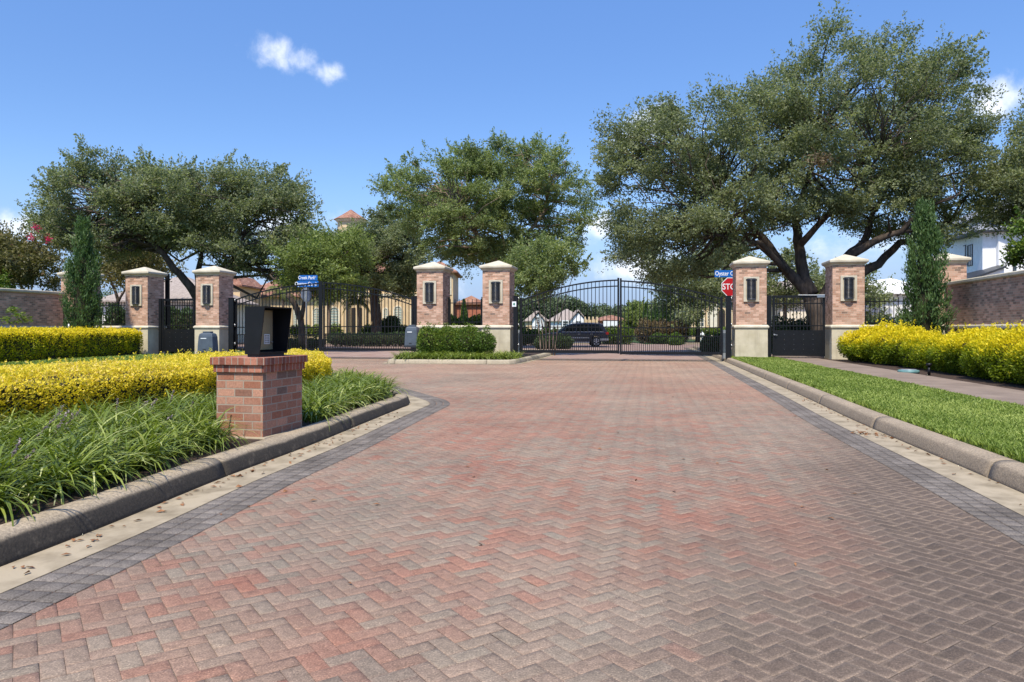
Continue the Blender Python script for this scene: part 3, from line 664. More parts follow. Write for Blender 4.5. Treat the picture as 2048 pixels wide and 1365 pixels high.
# ------------------------------------------------------------------ pillars
GZ = .16
def pillar(sc_px, wl=True):
    """pillar in the gate frame; sc_px = left px of its front face"""
    s0 = s_of(sc_px, 0); w = 1.11; s1 = s0+w; root = thing('brick_pillar', GF(s0+w/2, w/2, GZ-.05), '', 'pillar', 'brick gate pillars')
    m = s0, s1
    MB().g(s0, s1, 0, w, 1.38, 3.60).build('brick_shaft', M['brick'], root)
    b = MB(); e = .035
    b.g(s0-e, s1+e, -e, w+e, GZ-.06, 1.26)
    ob = b.build('stone_base', M['limestone'], root)
    j = MB()                                           # block joints of the stone cladding
    zz = .72
    j.g(s0-e-.002, s1+e+.002, -e-.002, w+e+.002, zz-.004, zz+.004)
    for k in (.24, .72): j.g(s0+w*k-.003, s0+w*k+.003, -e-.002, w+e+.002, .724, 1.255)
    for k in (.45,): j.g(s0+w*k-.003, s0+w*k+.003, -e-.002, w+e+.002, GZ-.05, .716)
    j.build('joint_line', M['cast'], ob)
    x = .085; MB().frust([(s0-.05, s1+.05, -.05, w+.05, 1.261), (s0-x, s1+x, -x, w+x, 1.30), (s0-x, s1+x, -x, w+x, 1.355), (s0-.03, s1+.03, -.03, w+.03, 1.405)]).build('stone_ledge', M['cast'], root, bevel=.012)
    c = .12; MB().frust([(s0-.015, s1+.015, -.015, w+.015, 3.60), (s0-.03, s1+.03, -.03, w+.03, 3.645), (s0-.09, s1+.09, -.09, w+.09, 3.69), (s0-c, s1+c, -c, w+c, 3.72), (s0-c, s1+c, -c, w+c, 3.80), (s0+w/2-.03, s0+w/2+.03, w/2-.03, w/2+.03, 4.055)]).build('stone_cap', M['cast'], root, bevel=.015)
    if wl:
        cs = s0+w*.5; hw = .285; z0, z1 = 2.28, 3.22; f = MB(); d = -.06; t = .085
        f.g(cs-hw, cs+hw, d, 0, z1-t, z1); f.g(cs-hw, cs+hw, d, 0, z0, z0+t); f.g(cs-hw, cs-hw+t, d, 0, z0+t, z1-t); f.g(cs+hw-t, cs+hw, d, 0, z0+t, z1-t)
        f.g(cs-hw+t, cs+hw-t, -.012, -.002, z0+t, z1-t)
        fr = f.build('stone_frame', M['cast'], root, bevel=.012)
        # louvred half-cylinder wall lamp
        lz0, lz1 = z0+.10, z1-.10; rl = .155
        def arc(r, z): return [GF(cs+r*math.cos(a), -.05-r*.8*math.sin(a)*1.0, z) for a in [math.pi*i/10 for i in range(11)]]
        g = MB()
        g.rings([arc(rl*.86, lz0), arc(rl*.86, lz1)]); lamp = g.build('wall_lamp', M['grate'], root)
        k = MB(); nl_ = 16
        for i in range(nl_):
            z = lz0+(lz1-lz0)*(i+.5)/nl_; k.rings([arc(rl*.88, z-.004), arc(rl, z-.016), arc(rl, z-.008), arc(rl*.88, z+.008)])
        k.rings([arc(rl*1.02, lz1-.015), arc(rl*1.02, lz1+.035)], smooth=False); k.rings([arc(rl*1.02, lz0-.035), arc(rl*1.02, lz0+.012)], smooth=False)
        k.g(cs-rl-.012, cs-rl+.012, -.075, -.03, lz0-.03, lz1+.03); k.g(cs+rl-.012, cs+rl+.012, -.075, -.03, lz0-.03, lz1+.03)
        k.build('louvre', M['louvre'], lamp)
    return root
# left px of each front face
PX = dict(p0=122, p1=251, p2=391.7, p3=833.6, p4=965, p5=1472, p6=1665, p7=1866)
first = pillar(PX['p5']); s5 = s_of(PX['p5'])
PILL = {'p5': first}
LAB = {'p1': 'brick pillar with louvred lamp between the left fence panel and the left walk gate',
       'p2': 'brick pillar with louvred lamp between the left walk gate and the left arched gate, grey operator box in front',
       'p3': 'brick pillar with louvred lamp on the island, closing the right end of the left arched gate',
       'p4': 'brick pillar with louvred lamp on the island, left of the wide main arched gate',
       'p5': 'brick pillar with louvred lamp standing in front of the half hidden stop sign',
       'p6': 'brick pillar with louvred lamp behind the right yellow hedge, right of the walk gate with the lever handle'}
for k in ('p1', 'p2', 'p3', 'p4', 'p6'):
    c = copy_tree(first); c.location = first.location+U*(s_of(PX[k])-s5); PILL[k] = c
for k in LAB: PILL[k]['label'] = LAB[k]
a0 = pillar(PX['p0'], False); a0['label'] = 'plain brick pillar without lamp, half hidden behind the left narrow cypress'
a7 = copy_tree(a0); a7.location = a0.location+U*(s_of(PX['p7'])-s_of(PX['p0'])); a7['label'] = 'plain brick pillar without lamp, beside the right narrow cypress where the long wall starts'

# ------------------------------------------------------------------ brick walls
def wall(name, label, s0, s1, t0, t1, ztop, long_axis):
    cs, ct = (s0+s1)/2, (t0+t1)/2; root = thing('brick_wall', GF(cs, ct, .1), label, 'wall', 'brick boundary walls')
    MB().g(s0, s1, t0, t1, 1.38, ztop-.14).build('brick_face', M['wallbrick'], root)
    MB().g(s0, s1, t0, t1, .1, 1.25).build('lower_face', M['wallbrick'], root)
    MB().frust([(s0-.035, s1+.035, t0-.035, t1+.035, 1.25), (s0-.05, s1+.05, t0-.05, t1+.05, 1.28), (s0-.05, s1+.05, t0-.05, t1+.05, 1.345), (s0-.02, s1+.02, t0-.02, t1+.02, 1.39)]).build('stone_ledge', M['cast'], root)
    MB().frust([(s0-.03, s1+.03, t0-.03, t1+.03, ztop-.14), (s0-.075, s1+.075, t0-.075, t1+.075, ztop-.10), (s0-.075, s1+.075, t0-.075, t1+.075, ztop-.03), (s0-.05, s1+.05, t0-.05, t1+.05, ztop)]).build('stone_coping', M['cast'], root)
    return root
sl = s_of(133, 0); wall('w', 'long brick wall with pale coping running towards the camera behind the clipped yellow hedge', sl-.45, sl-.05, -26, -.14, 2.93, 't')
sr = s_of(1885, 0); wall('w', 'long dark brick wall with pale coping along the right side behind the loose golden shrubs', sr+.1, sr+.5, -16, -.14, 2.93, 't')
def low_wall(xa, xb, label):
    s0, s1 = s_of(xa)+1.11+.09, s_of(xb)-.09; root = thing('low_wall', GF((s0+s1)/2, .5, .1), label, 'wall', 'low walls between pillars')
    MB().g(s0, s1, .3, .75, .1, 1.26).build('wall_face', M['limestone'], root)
    MB().frust([(s0, s1, .26, .79, 1.261), (s0, s1, .22, .83, 1.30), (s0, s1, .22, .83, 1.355), (s0, s1, .28, .77, 1.40)]).build('stone_ledge', M['cast'], root)
    return s0, s1
# ------------------------------------------------------------------ fences
pk_mesh = {}
def pickets(root, name, items, w, t, mat='metal'):
    """items: (s, z0, z1): one part per picket; equal ones share a mesh"""
    for s, z0, z1 in items:
        h = round(z1-z0, 3); key = (name, h, w)
        if key not in pk_mesh:
            mb = MB(); mb.ob(Vector((0, 0, 0))-U*w/2-V*w/2, U*w, V*w, ZU*h); me = bpy.data.meshes.new(name); me.from_pydata([tuple(p) for p in mb.v], [], mb.f); me.materials.append(M[mat]); pk_mesh[key] = me
        o = bpy.data.objects.new(name, pk_mesh[key]); C.objects.link(o); o.parent = root; o.location = GF(s, t, z0)-root.location
def fence(s0, s1, t, zb, zr, zt, label, posts=True, sp=.152):
    root = thing('metal_fence', GF((s0+s1)/2, t, zb), label, 'fence', 'black picket fence panels'); w = .022
    for z in (zr, zb+.08): MB().g(s0, s1, t-.016, t+.016, z-.018, z+.018).build('rail', M['metal'], root)
    if posts:
        for s in (s0+.03, s1-.03): MB().g(s-.04, s+.04, t-.04, t+.04, zb-.05, zt+.08).build('post', M['metal'], root)
    n = int((s1-s0)/sp); pickets(root, 'picket', [(s0+(s1-s0)*(i+.5)/n, zb, zt) for i in range(n)], w, t)
a, b = low_wall(PX['p0'], PX['p1'], 'low pale stone wall with ledge between the two leftmost pillars'); fence(a, b, .52, 1.40, 2.33, 2.50, 'black picket fence panel on the low wall left of the left walk gate', False)
a, b = low_wall(PX['p3'], PX['p4'], 'low pale stone wall with ledge between the two island pillars'); fence(a, b, .52, 1.46, 2.33, 2.49, 'black picket fence panel with two end posts between the island pillars', True, .165)
a, b = low_wall(PX['p6'], PX['p7'], 'low pale stone wall with ledge behind the right golden shrub'); fence(a, b, .52, 1.40, 2.28, 2.43, 'black picket fence panel between the right walk gate pillar and the right cypress', False)

# ------------------------------------------------------------------ arched drive gates
def interp(pts, x):
    for (x0, y0), (x1, y1) in zip(pts, pts[1:]):
        if x0 <= x <= x1: return y0+(y1-y0)*(x-x0)/(x1-x0)
    return pts[-1][1] if x > pts[-1][0] else pts[0][1]
def leaf(label, group, arch, dy, rails, bot, xl, xr, stile_l, stile_r, npk, t=.14):
    """arch: px polyline of the outer arch, rails: rows, bot: bottom rail rows, stiles: (half width m, top row)"""
    sa, sb = s_of(xl, t), s_of(xr, t); zz = lambda y, s: z_of(y, s, t)
    root = thing('gate_leaf', GF((sa+sb)/2, t, zz(bot[1], (sa+sb)/2)), label, 'gate', group)
    A = [(s_of(x, t), z_of(y, s_of(x, t), t)) for x, y in arch]; 
    # smooth parabola through the arch points
    xs = np.array([p[0] for p in A]); zs = np.array([p[1] for p in A]); co = np.polyfit(xs-xs.mean(), zs, 3); top = lambda s: float(np.polyval(co, s-xs.mean()))
    dz = dy*(29.1+U.y*(sa+sb)/2)/F
    for nm, off, hgt in (('top_rail', 0, .055), ('arch_rail', -dz, .045)):
        mb = MB(); n = 22; rs = []
        for i in range(n+1):
            s = sa+(sb-sa)*i/n; z = top(s)+off; rs.append([GF(s, t-.025, z-hgt), GF(s, t+.025, z-hgt), GF(s, t+.025, z), GF(s, t-.025, z)])
        mb.rings(rs, smooth=False).build(nm, M['metal'], root)
    sm = (sa+sb)/2; zr = [zz(y, sm) for y in rails]; zb0, zb1 = zz(bot[1], sm), zz(bot[0], sm)
    for z in zr: MB().g(sa, sb, t-.022, t+.022, z-.02, z+.02).build('mid_rail', M['metal'], root)
    MB().g(sa, sb, t-.03, t+.03, zb0, zb1).build('bottom_rail', M['metal'], root)
    for s, (hw, ty) in ((sa, stile_l), (sb, stile_r)):
        MB().g(s-hw, s+hw, t-.036, t+.036, zb0-.012, zz(ty, s)).build('stile', M['metal'], root)
    pickets(root, 'picket', [(sa+(sb-sa)*i/npk, zr[1]+.02, round(top(sa+(sb-sa)*i/npk)-.03, 2)) for i in range(1, npk)], .026, t)
    pickets(root, 'short_picket', [(sa+(sb-sa)*i/(2*npk), zb1, zr[1]-.02) for i in range(1, 2*npk)], .026, t)
    return root, sa, sb
LG, MG = 'leaves of the left arched drive gate', 'leaves of the main arched drive gate'
leaf('left leaf of the narrower left arched gate, seen behind the black call box', LG, [(472, 599), (500, 589), (540, 579), (580, 572), (612, 568.5), (638, 566)], 12, (655, 670), (697.5, 702), 472, 641, (.045, 598), (.08, 563), 25)
leaf('right leaf of the narrower left arched gate, ending at the island pillar', LG, [(646, 564.5), (680, 566.5), (720, 571.5), (760, 579), (800, 589.5), (826, 598.5)], 11.5, (653.5, 668.5), (697, 702), 648, 825, (.03, 564), (.045, 593), 26)
leaf('left leaf of the wide main gate, in front of the dark parked car', MG, [(1045, 600), (1070, 590), (1100, 580.5), (1140, 570.5), (1180, 563.5), (1233, 559.5)], 12, (654.6, 670.5), (700.6, 706.5), 1042, 1236.6, (.045, 596), (.036, 556), 26)
leaf('right leaf of the wide main gate, ending beside the stop sign', MG, [(1242, 561), (1280, 563.5), (1320, 568.5), (1360, 575.5), (1400, 585), (1443, 597)], 12, (656, 673), (704, 709.5), 1241.6, 1443, (.036, 557), (.045, 594), 26)
def gpost(xa, xb, ytop, ybot, t, label, sign=False):
    sa, sb = s_of(xa, t), s_of(xb, t); zt = z_of(ytop, sa, t)
    root = thing('gate_post', GF((sa+sb)/2, t, .1), label, 'post', 'black gate posts')
    MB().g(sa, sb, t, t+.17, -.02, zt).build('steel_post', M['metal'], root, bevel=.006)
    MB().g(sa-.01, sb+.01, t-.01, t+.18, zt, zt+.02).build('post_cap', M['metal'], root)
    for zh in (.55, 1.35, zt-.15): MB().cyl(GF(sb+.03 if not sign else sb+.03, t+.1, zh), ZU, .022, .12).build('hinge', M['steel'], root)
    if sign:
        p0 = s_of(1024.2, t-.02); s1_ = s_of(1032.4, t-.02); z1, z0 = z_of(603.5, p0, t), z_of(614, p0, t)
        pl = MB().g(p0, s1_, t-.022, t-.012, z0, z1).build('sign_plate', M['signwhite'], root)
        cs, cz = (p0+s1_)/2, (z0+z1)/2; e = MB()
        e.poly([GF(cs+x, t-.026, cz+z) for x, z in ((-.05, 0), (0, -.055), (.05, 0), (0, .065))], V*.003); e.g(cs-.008, cs+.008, t-.026, t-.023, cz-.085, cz-.055); e.build('tree_emblem', M['green'], pl)
gpost(456.5, 466, 597, 705, -.05, 'black steel gate post at the right face of the pillar left of the call box')
gpost(827.5, 833, 594, 700, -.05, 'black steel gate post at the right end of the left arched gate')
gpost(1026.5, 1034.8, 593, 710, -.1, 'black steel gate post with small white emblem sign left of the main gate', True)
gpost(1452, 1462, 593, 717, -.12, 'black steel gate post in front of the stop sign, right of the main gate')
# ------------------------------------------------------------------ pedestrian gates
def walk_gate(xa, xb, ytop, ybot, ypan, t, label, lever):
    sa, sb = s_of(xa, t), s_of(xb, t); sm = (sa+sb)/2; zt, zb, zp = (z_of(y, sm, t) for y in (ytop, ybot, ypan))
    root = thing('walk_gate', GF(sm, t, zb), label, 'gate', 'black walk gates'); w = .085
    for s in (sa, sb-w): MB().g(s, s+w, t-.03, t+.03, zb, zt).build('stile', M['metal'], root, bevel=.004)
    MB().g(sa+w, sb-w, t-.028, t+.028, zt-.09, zt).build('top_rail', M['metal'], root)
    MB().g(sa+w, sb-w, t-.022, t+.022, zt-.33, zt-.29).build('mid_rail', M['metal'], root)
    MB().g(sa+w, sb-w, t-.022, t+.022, zp+.15, zp+.19).build('mid_rail', M['metal'], root)
    MB().g(sa+w, sb-w, t-.028, t+.028, zb, zb+.12).build('bottom_rail', M['metal'], root)
    pan = MB().g(sa+w, sb-w, t-.012, t+.012, zb+.12, zp).build('solid_panel', M['metal'], root)
    sc = MB()
    for i in range(4):
        for j in range(4): sc.cyl(GF(sa+w+(sb-sa-2*w)*(i+1)/5, t-.012, zb+.25+(zp-zb-.4)*j/3), -V, .008, .004, 6)
    sc.build('screw_head', M['steel'], pan)
    n = int((sb-sa-2*w)/.118); pickets(root, 'picket', [(sa+w+(sb-sa-2*w)*(i+.5)/n, zp, zt-.09) for i in range(n)], .024, t)
    if lever:
        h = MB(); z = zp-.17; h.cyl(GF(sa+w*.7, t-.03, z), -V, .035, .03, 12); h.bar(GF(sa+w*.5, t-.075, z), GF(sa+w*.5+.13, t-.075, z-.015), .025, .022); h.cyl(GF(sa+w*.7, t-.055, z), -V, .014, .03, 8); h.build('lever_handle', M['steel'], root, bevel=.004)
        c = MB(); c.g(sb-.30, sb-.02, t-.11, t-.03, zt-.10, zt+.02); c.build('closer_body', M['steel'], root, bevel=.01)
        c2 = MB(); c2.bar(GF(sb-.25, t-.09, zt), GF(sb-.95, t-.05, zt+.01), .03, .018); c2.build('closer_arm', M['white'], root)
    return root, sa, sb, zt, zb
r_, sa, sb, zt, zb = walk_gate(1545, 1650, 591, 712.5, 661, .2, 'black walk gate with lever handle and grey closer, right of the stop sign pillar', True)
def side_post(s0, s1, t, zt, label):
    o = MB().g(s0, s1, t-.05, t+.05, .12, zt).build('gate_post', M['metal'], None, GF((s0+s1)/2, t, .12)); tag(o, label, 'post', 'black gate posts')
side_post(sa-.21, sa-.05, .2, zt, 'slim black post on the latch side of the right walk gate')
r_, sa, sb, zt, zb = walk_gate(325, 390, 597.7, 704, 659, .2, 'black walk gate with solid lower panel at the left, no closer', False)
side_post(sa-.16, sa-.03, .2, zt, 'slim black post on the left side of the left walk gate')
o = MB().g(s_of(330, 1.4), s_of(336, 1.4), 1.4, 1.53, 0, z_of(548, s_of(330, 1.4), 1.4)).build('pole', M['metal'], None, GF(s_of(333, 1.4), 1.4, 0)); tag(o, 'tall square black pole rising behind the left walk gate', 'pole')

# ------------------------------------------------------------------ gate operators
def operator(xc, ybot, Z, label, wpx):
    b = P(xc, ybot, Z); w = wpx*Z/F; root = thing('gate_operator', b, label, 'gate operator', 'grey gate operators'); h = .92; d = .42
    def rect(z, k, kd=None, dy=0): kd = kd or k; return [b+U*x*w/2*k+V*(y*d/2*kd+dy)+ZU*z for x, y in ((-1, -1), (1, -1), (1, 1), (-1, 1))]
    MB().rings([rect(0, 1.06), rect(.06, 1.06)], smooth=False).build('base_plate', M['darkplastic'], root)
    hd = MB().rings([rect(.06, 1.0), rect(h*.35, .97), rect(h*.74, .9), rect(h*.86, .80, .8), rect(h*.9, .6, .6)], smooth=False).build('housing', M['greyplastic'], root, bevel=.02)
    MB().rings([rect(h*.9, .5, .5), rect(h*.97, .5, .5)], smooth=False).build('top_knob', M['greyplastic'], root, bevel=.01)
    f = b-V*(d/2*.93+.012); MB().ob(f-U*w*.28+ZU*h*.64, U*w*.36, V*.01, ZU*.035).build('label_plate', M['signwhite'], hd)
    MB().ob(f-V*.006-U*w*.14+ZU*h*.14, U*w*.2, V*.01, ZU*.05).build('badge', M['darkplastic'], hd)
operator(416, 707, 29.6, 'grey gate operator box in front of the pillar left of the call box', 34)
operator(825, 695, 28.9, 'grey gate operator box left of the island shrub', 27)
for xc, lab, Z in ((1448.5, 'slim grey operator box behind the right end of the main gate', 28.2), (1039, 'slim grey operator box behind the left end of the main gate', 29.9)):
    b = P(xc, 706, Z); b.z = .1; root = thing('gate_operator', b, lab, 'gate operator', 'grey gate operators'); k = .07
    MB().ob(b-U*k-V*.1, U*2*k, V*.4, ZU*.22).build('base_plate', M['galv'], root)
    MB().poly([b-U*k-V*.1+ZU*.22, b-U*k+V*.3+ZU*.22, b-U*k+V*.3+ZU*1.0, b-U*k-V*.0+ZU*1.12, b-U*k-V*.1+ZU*1.0], U*2*k).build('housing', M['greyplastic'], root, bevel=.015)

# ------------------------------------------------------------------ brick pedestal and call box
pn = Vector((-2.505, 7.29, 0)); pv = Vector((.225, .974, 0)).normalized(); pu = Vector((pv.y, -pv.x, 0)); pl_ = pn-pu*.53
root = thing('brick_pedestal', pn-pu*.26+pv*.39+ZU*.12, 'brick pedestal with two corbelled top courses in the planting bed at left', 'pedestal')
def pb(e, z0, z1): return MB().ob(pl_-pu*e-pv*e+ZU*z0, pu*(.53+2*e), pv*(.78+2*e), ZU*(z1-z0))
def bake_uv(o, du, z0=0):
    for d in o.data.uv_layers['UVMap'].data: d.uv = (d.uv[0]+du, d.uv[1]-z0)
sh = pb(0, .12, .786).build('brick_body', M['pedbrick'], root, bevel=.004); bake_uv(sh, 0, .130)
c1 = pb(.022, .7865, .862).build('lower_cap_course', M['capbrick'], root, bevel=.006); bake_uv(c1, .02, .28+.5)
c2 = pb(.046, .8625, .940).build('upper_cap_course', M['capbrick'], root, bevel=.006); bake_uv(c2, .05, .80)
ft = MB().ob(pl_-pu*.03-pv*.05+ZU*.10, pu*.61, pv*.88, ZU*.04).build('mortar_footing', M['concrete'], root, bevel=.01)
# call box: hood open to the road, slanted front edges
cb = Vector((-2.735, 7.42, .968)); cv, cu = pv, pu; H_, Dt, Db, W_ = .492, .225, .165, .54
root = thing('call_box', cb+cv*W_/2+cu*Db/2-ZU*.02, 'black hooded gate call box with beige keypad plate on the brick pedestal', 'call box')
hb = MB(); th = .012
def side(y): hb.poly([cb+cv*y, cb+cv*y+cu*Db, cb+cv*y+cu*Dt+ZU*H_, cb+cv*y+ZU*H_], cv*th)
side(0); side(W_-th)
hb.ob(cb+cv*th+ZU*(H_-th), cu*(Dt-.004), cv*(W_-2*th), ZU*th); hb.ob(cb+cv*th, cu*(Db-.001), cv*(W_-2*th), ZU*.02); hb.ob(cb+cv*th+ZU*.02, cu*.012, cv*(W_-2*th), ZU*(H_-.02-th)); hb.build('hood', M['hood'], root)
MB().ob(cb+cv*.03+cu*.012-ZU*.027, cu*(Db-.03), cv*(W_-.06), ZU*.0275).build('mounting_base', M['darkplastic'], root)
fp = cb+cu*.014+cv*.03+ZU*.04
pt = MB().ob(fp, cu*.03, cv*.42, ZU*.42).build('face_plate', M['plate'], root, bevel=.003)
q = fp+cu*.0305
MB().ob(q+cv*.09+ZU*.29, cu*.004, cv*.15, ZU*.035).build('display', M['darkplastic'], pt)
MB().ob(q+cv*.25+ZU*.06, cu*.006, cv*.10, ZU*.105).build('keypad', M['white'], pt)
kb = MB()
for i in range(3):
    for j in range(4): kb.ob(q+cu*.0065+cv*(.258+.03*i)+ZU*(.068+.024*j), cu*.003, cv*.018, ZU*.016)
kb.build('key', M['steel'], pt)
sp_ = MB()
for i in range(5): sp_.ob(q+cv*.12+ZU*(.365+.008*i), cu*.002, cv*.11, ZU*.003)
sp_.build('speaker_slot', M['darkplastic'], pt)
MB().cyl(q+cv*.385+ZU*.08, cu, .008, .02, 8).build('lock', M['steel'], pt)

# ------------------------------------------------------------------ hedges and bedding plants
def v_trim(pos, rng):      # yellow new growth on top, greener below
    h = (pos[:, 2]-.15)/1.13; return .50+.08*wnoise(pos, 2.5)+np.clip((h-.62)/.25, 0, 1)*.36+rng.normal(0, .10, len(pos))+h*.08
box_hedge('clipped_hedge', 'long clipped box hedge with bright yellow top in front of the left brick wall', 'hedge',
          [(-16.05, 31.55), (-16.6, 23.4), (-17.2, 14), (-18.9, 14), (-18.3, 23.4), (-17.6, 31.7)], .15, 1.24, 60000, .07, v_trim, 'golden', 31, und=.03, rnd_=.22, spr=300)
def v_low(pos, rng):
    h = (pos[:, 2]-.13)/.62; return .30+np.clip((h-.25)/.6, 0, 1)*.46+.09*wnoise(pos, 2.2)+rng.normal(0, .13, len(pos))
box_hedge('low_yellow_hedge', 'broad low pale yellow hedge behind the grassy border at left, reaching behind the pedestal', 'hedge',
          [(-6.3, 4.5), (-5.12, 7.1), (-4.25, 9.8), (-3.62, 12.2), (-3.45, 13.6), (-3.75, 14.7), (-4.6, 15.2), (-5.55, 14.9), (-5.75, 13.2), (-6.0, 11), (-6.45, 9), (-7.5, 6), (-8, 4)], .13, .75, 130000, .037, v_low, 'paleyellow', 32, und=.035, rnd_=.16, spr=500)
blob_bush('yellow_shrub', 'small upright yellow shrub behind the low hedge, in front of the left operator box', 'shrub',
          [(-7.1, 16.9, .27, .7, .6, .33), (-6.3, 16.6, .25, .8, .6, .30), (-5.5, 16.3, .25, .7, .5, .30)], 8000, .05, v_low, 'paleyellow', (-6.3, 16.6, .13), 33, spr=5)
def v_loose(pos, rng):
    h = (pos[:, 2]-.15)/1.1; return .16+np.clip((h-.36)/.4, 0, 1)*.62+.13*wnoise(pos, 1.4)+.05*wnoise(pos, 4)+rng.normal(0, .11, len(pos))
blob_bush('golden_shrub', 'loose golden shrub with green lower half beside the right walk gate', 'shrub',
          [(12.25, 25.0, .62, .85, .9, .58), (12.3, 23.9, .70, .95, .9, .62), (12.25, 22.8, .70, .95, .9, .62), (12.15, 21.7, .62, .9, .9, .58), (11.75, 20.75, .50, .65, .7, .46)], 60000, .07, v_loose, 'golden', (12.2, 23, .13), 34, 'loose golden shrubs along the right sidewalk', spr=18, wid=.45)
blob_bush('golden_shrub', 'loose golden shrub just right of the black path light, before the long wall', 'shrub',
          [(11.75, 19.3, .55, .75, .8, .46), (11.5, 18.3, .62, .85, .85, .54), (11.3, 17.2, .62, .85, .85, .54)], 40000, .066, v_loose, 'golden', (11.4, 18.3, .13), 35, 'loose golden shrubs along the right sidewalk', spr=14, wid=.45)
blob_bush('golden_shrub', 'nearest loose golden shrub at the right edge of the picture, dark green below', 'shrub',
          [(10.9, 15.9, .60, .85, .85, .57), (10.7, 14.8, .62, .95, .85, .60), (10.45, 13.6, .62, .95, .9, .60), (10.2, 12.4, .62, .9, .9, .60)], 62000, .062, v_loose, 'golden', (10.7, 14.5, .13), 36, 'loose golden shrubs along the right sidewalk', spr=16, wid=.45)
def v_mid(pos, rng): return .45+.15*wnoise(pos, 2)+.3*(pos[:, 2]-.7)+rng.normal(0, .16, len(pos))
blob_bush('green_shrub', 'clipped bright green shrub on the island in front of the low wall', 'shrub',
          [(-3.15, 27.9, .72, .52, .5, .60), (-2.4, 27.75, .74, .55, .5, .60), (-1.65, 27.55, .74, .55, .5, .60), (-1.05, 27.45, .66, .40, .45, .52)], 24000, .07, v_mid, 'bush', (-2.1, 27.7, .13), 37, spr=10)

def clumps(poly, spacing, rng, z):
    pl = np.array(poly); x0, y0 = pl.min(0); x1, y1 = pl.max(0); X, Y = np.meshgrid(np.arange(x0, x1, spacing), np.arange(y0, y1, spacing))
    q = np.c_[X.ravel(), Y.ravel()]+rng.uniform(-.4, .4, (X.size, 2))*spacing; q = q[inpoly(q[:, 0], q[:, 1], poly)]; return np.c_[q, np.full(len(q), z)]
def spikes(root_name, label, pos, rng, k):
    mb = []; var = []
    for p in pos[rng.integers(0, len(pos), k)]:
        az = rng.uniform(-.9, .9)+0; h = np.array([math.cos(az), math.sin(az)-.2, 0]); tip = p+h*rng.uniform(.18, .42)+np.array([0, 0, rng.uniform(.26, .44)]); d = tip-p
        for i in range(46):
            t = rng.uniform(.5, 1); c = p+d*t+rng.normal(size=3)*.006; a = unit(rng.normal(size=(1, 3)))[0]*.010; b = unit(rng.normal(size=(1, 3)))[0]*.010; mb += [c-a, c+b, c+a, c-b]; var.append(rng.uniform(0, 1))
        s = np.array([.004, .003, 0]); mb += [p-s, p+s, tip+s*.6, tip-s*.6]; var.append(.2)
    return npmesh(root_name, np.array(mb), 4, {'var': var}, M['spike'])
def border(name, label, poly, spacing, n, L, w, seed, hd=None, nsp=0, v0=.5):
    rng = np.random.default_rng(seed); ps = clumps(poly, spacing, rng, .12)
    o = blades(name, ps, n, L, w, rng, M['liriope'], v0, (.55, 1.35), hdir=hd, spread=spacing*.17); tag(o, label, 'border grass', kind='stuff')
    if nsp: tag(spikes('flower_spikes', label, ps, rng, nsp), 'pinkish grey flower spikes standing in the near grassy border', 'flower spikes', kind='stuff')
border('border_grass', 'arching strappy border grass along the near left kerb, in front of the pedestal', [(-3.46, 1.8), (-3.13, 3.6), (-2.97, 4.6), (-2.81, 6.0), (-2.73, 6.85), (-3.15, 7.1), (-3.2, 8.4), (-3.0, 9.4), (-4.2, 9.6), (-5.0, 7.1), (-6.1, 4.6), (-6.2, 1.8)], .24, 58, .53, .0165, 41, (.45, -.3, 0), 34, .48)
border('border_grass', 'arching strappy border grass between the pedestal and the rounded kerb tip', [(-2.34, 8.35), (-2.25, 9.4), (-2.05, 11.2), (-2.05, 12.1), (-2.45, 13.2), (-3.2, 15.0), (-4.0, 15.9), (-4.6, 15.5), (-3.5, 14.9), (-3.25, 13.6), (-3.4, 12.2), (-3.0, 9.5), (-2.45, 8.5)], .22, 44, .52, .018, 42, (.3, -.25, 0), 0, .52)
border('border_grass', 'short border grass along the front of the island kerb', [(-4.15, 26.25), (-.2, 25.95), (.05, 26.5), (.3, 28.2), (-.4, 28.35), (-.7, 27.0), (-3.4, 27.6), (-4.2, 28.9)], .22, 26, .48, .026, 43, None, 0, .5)

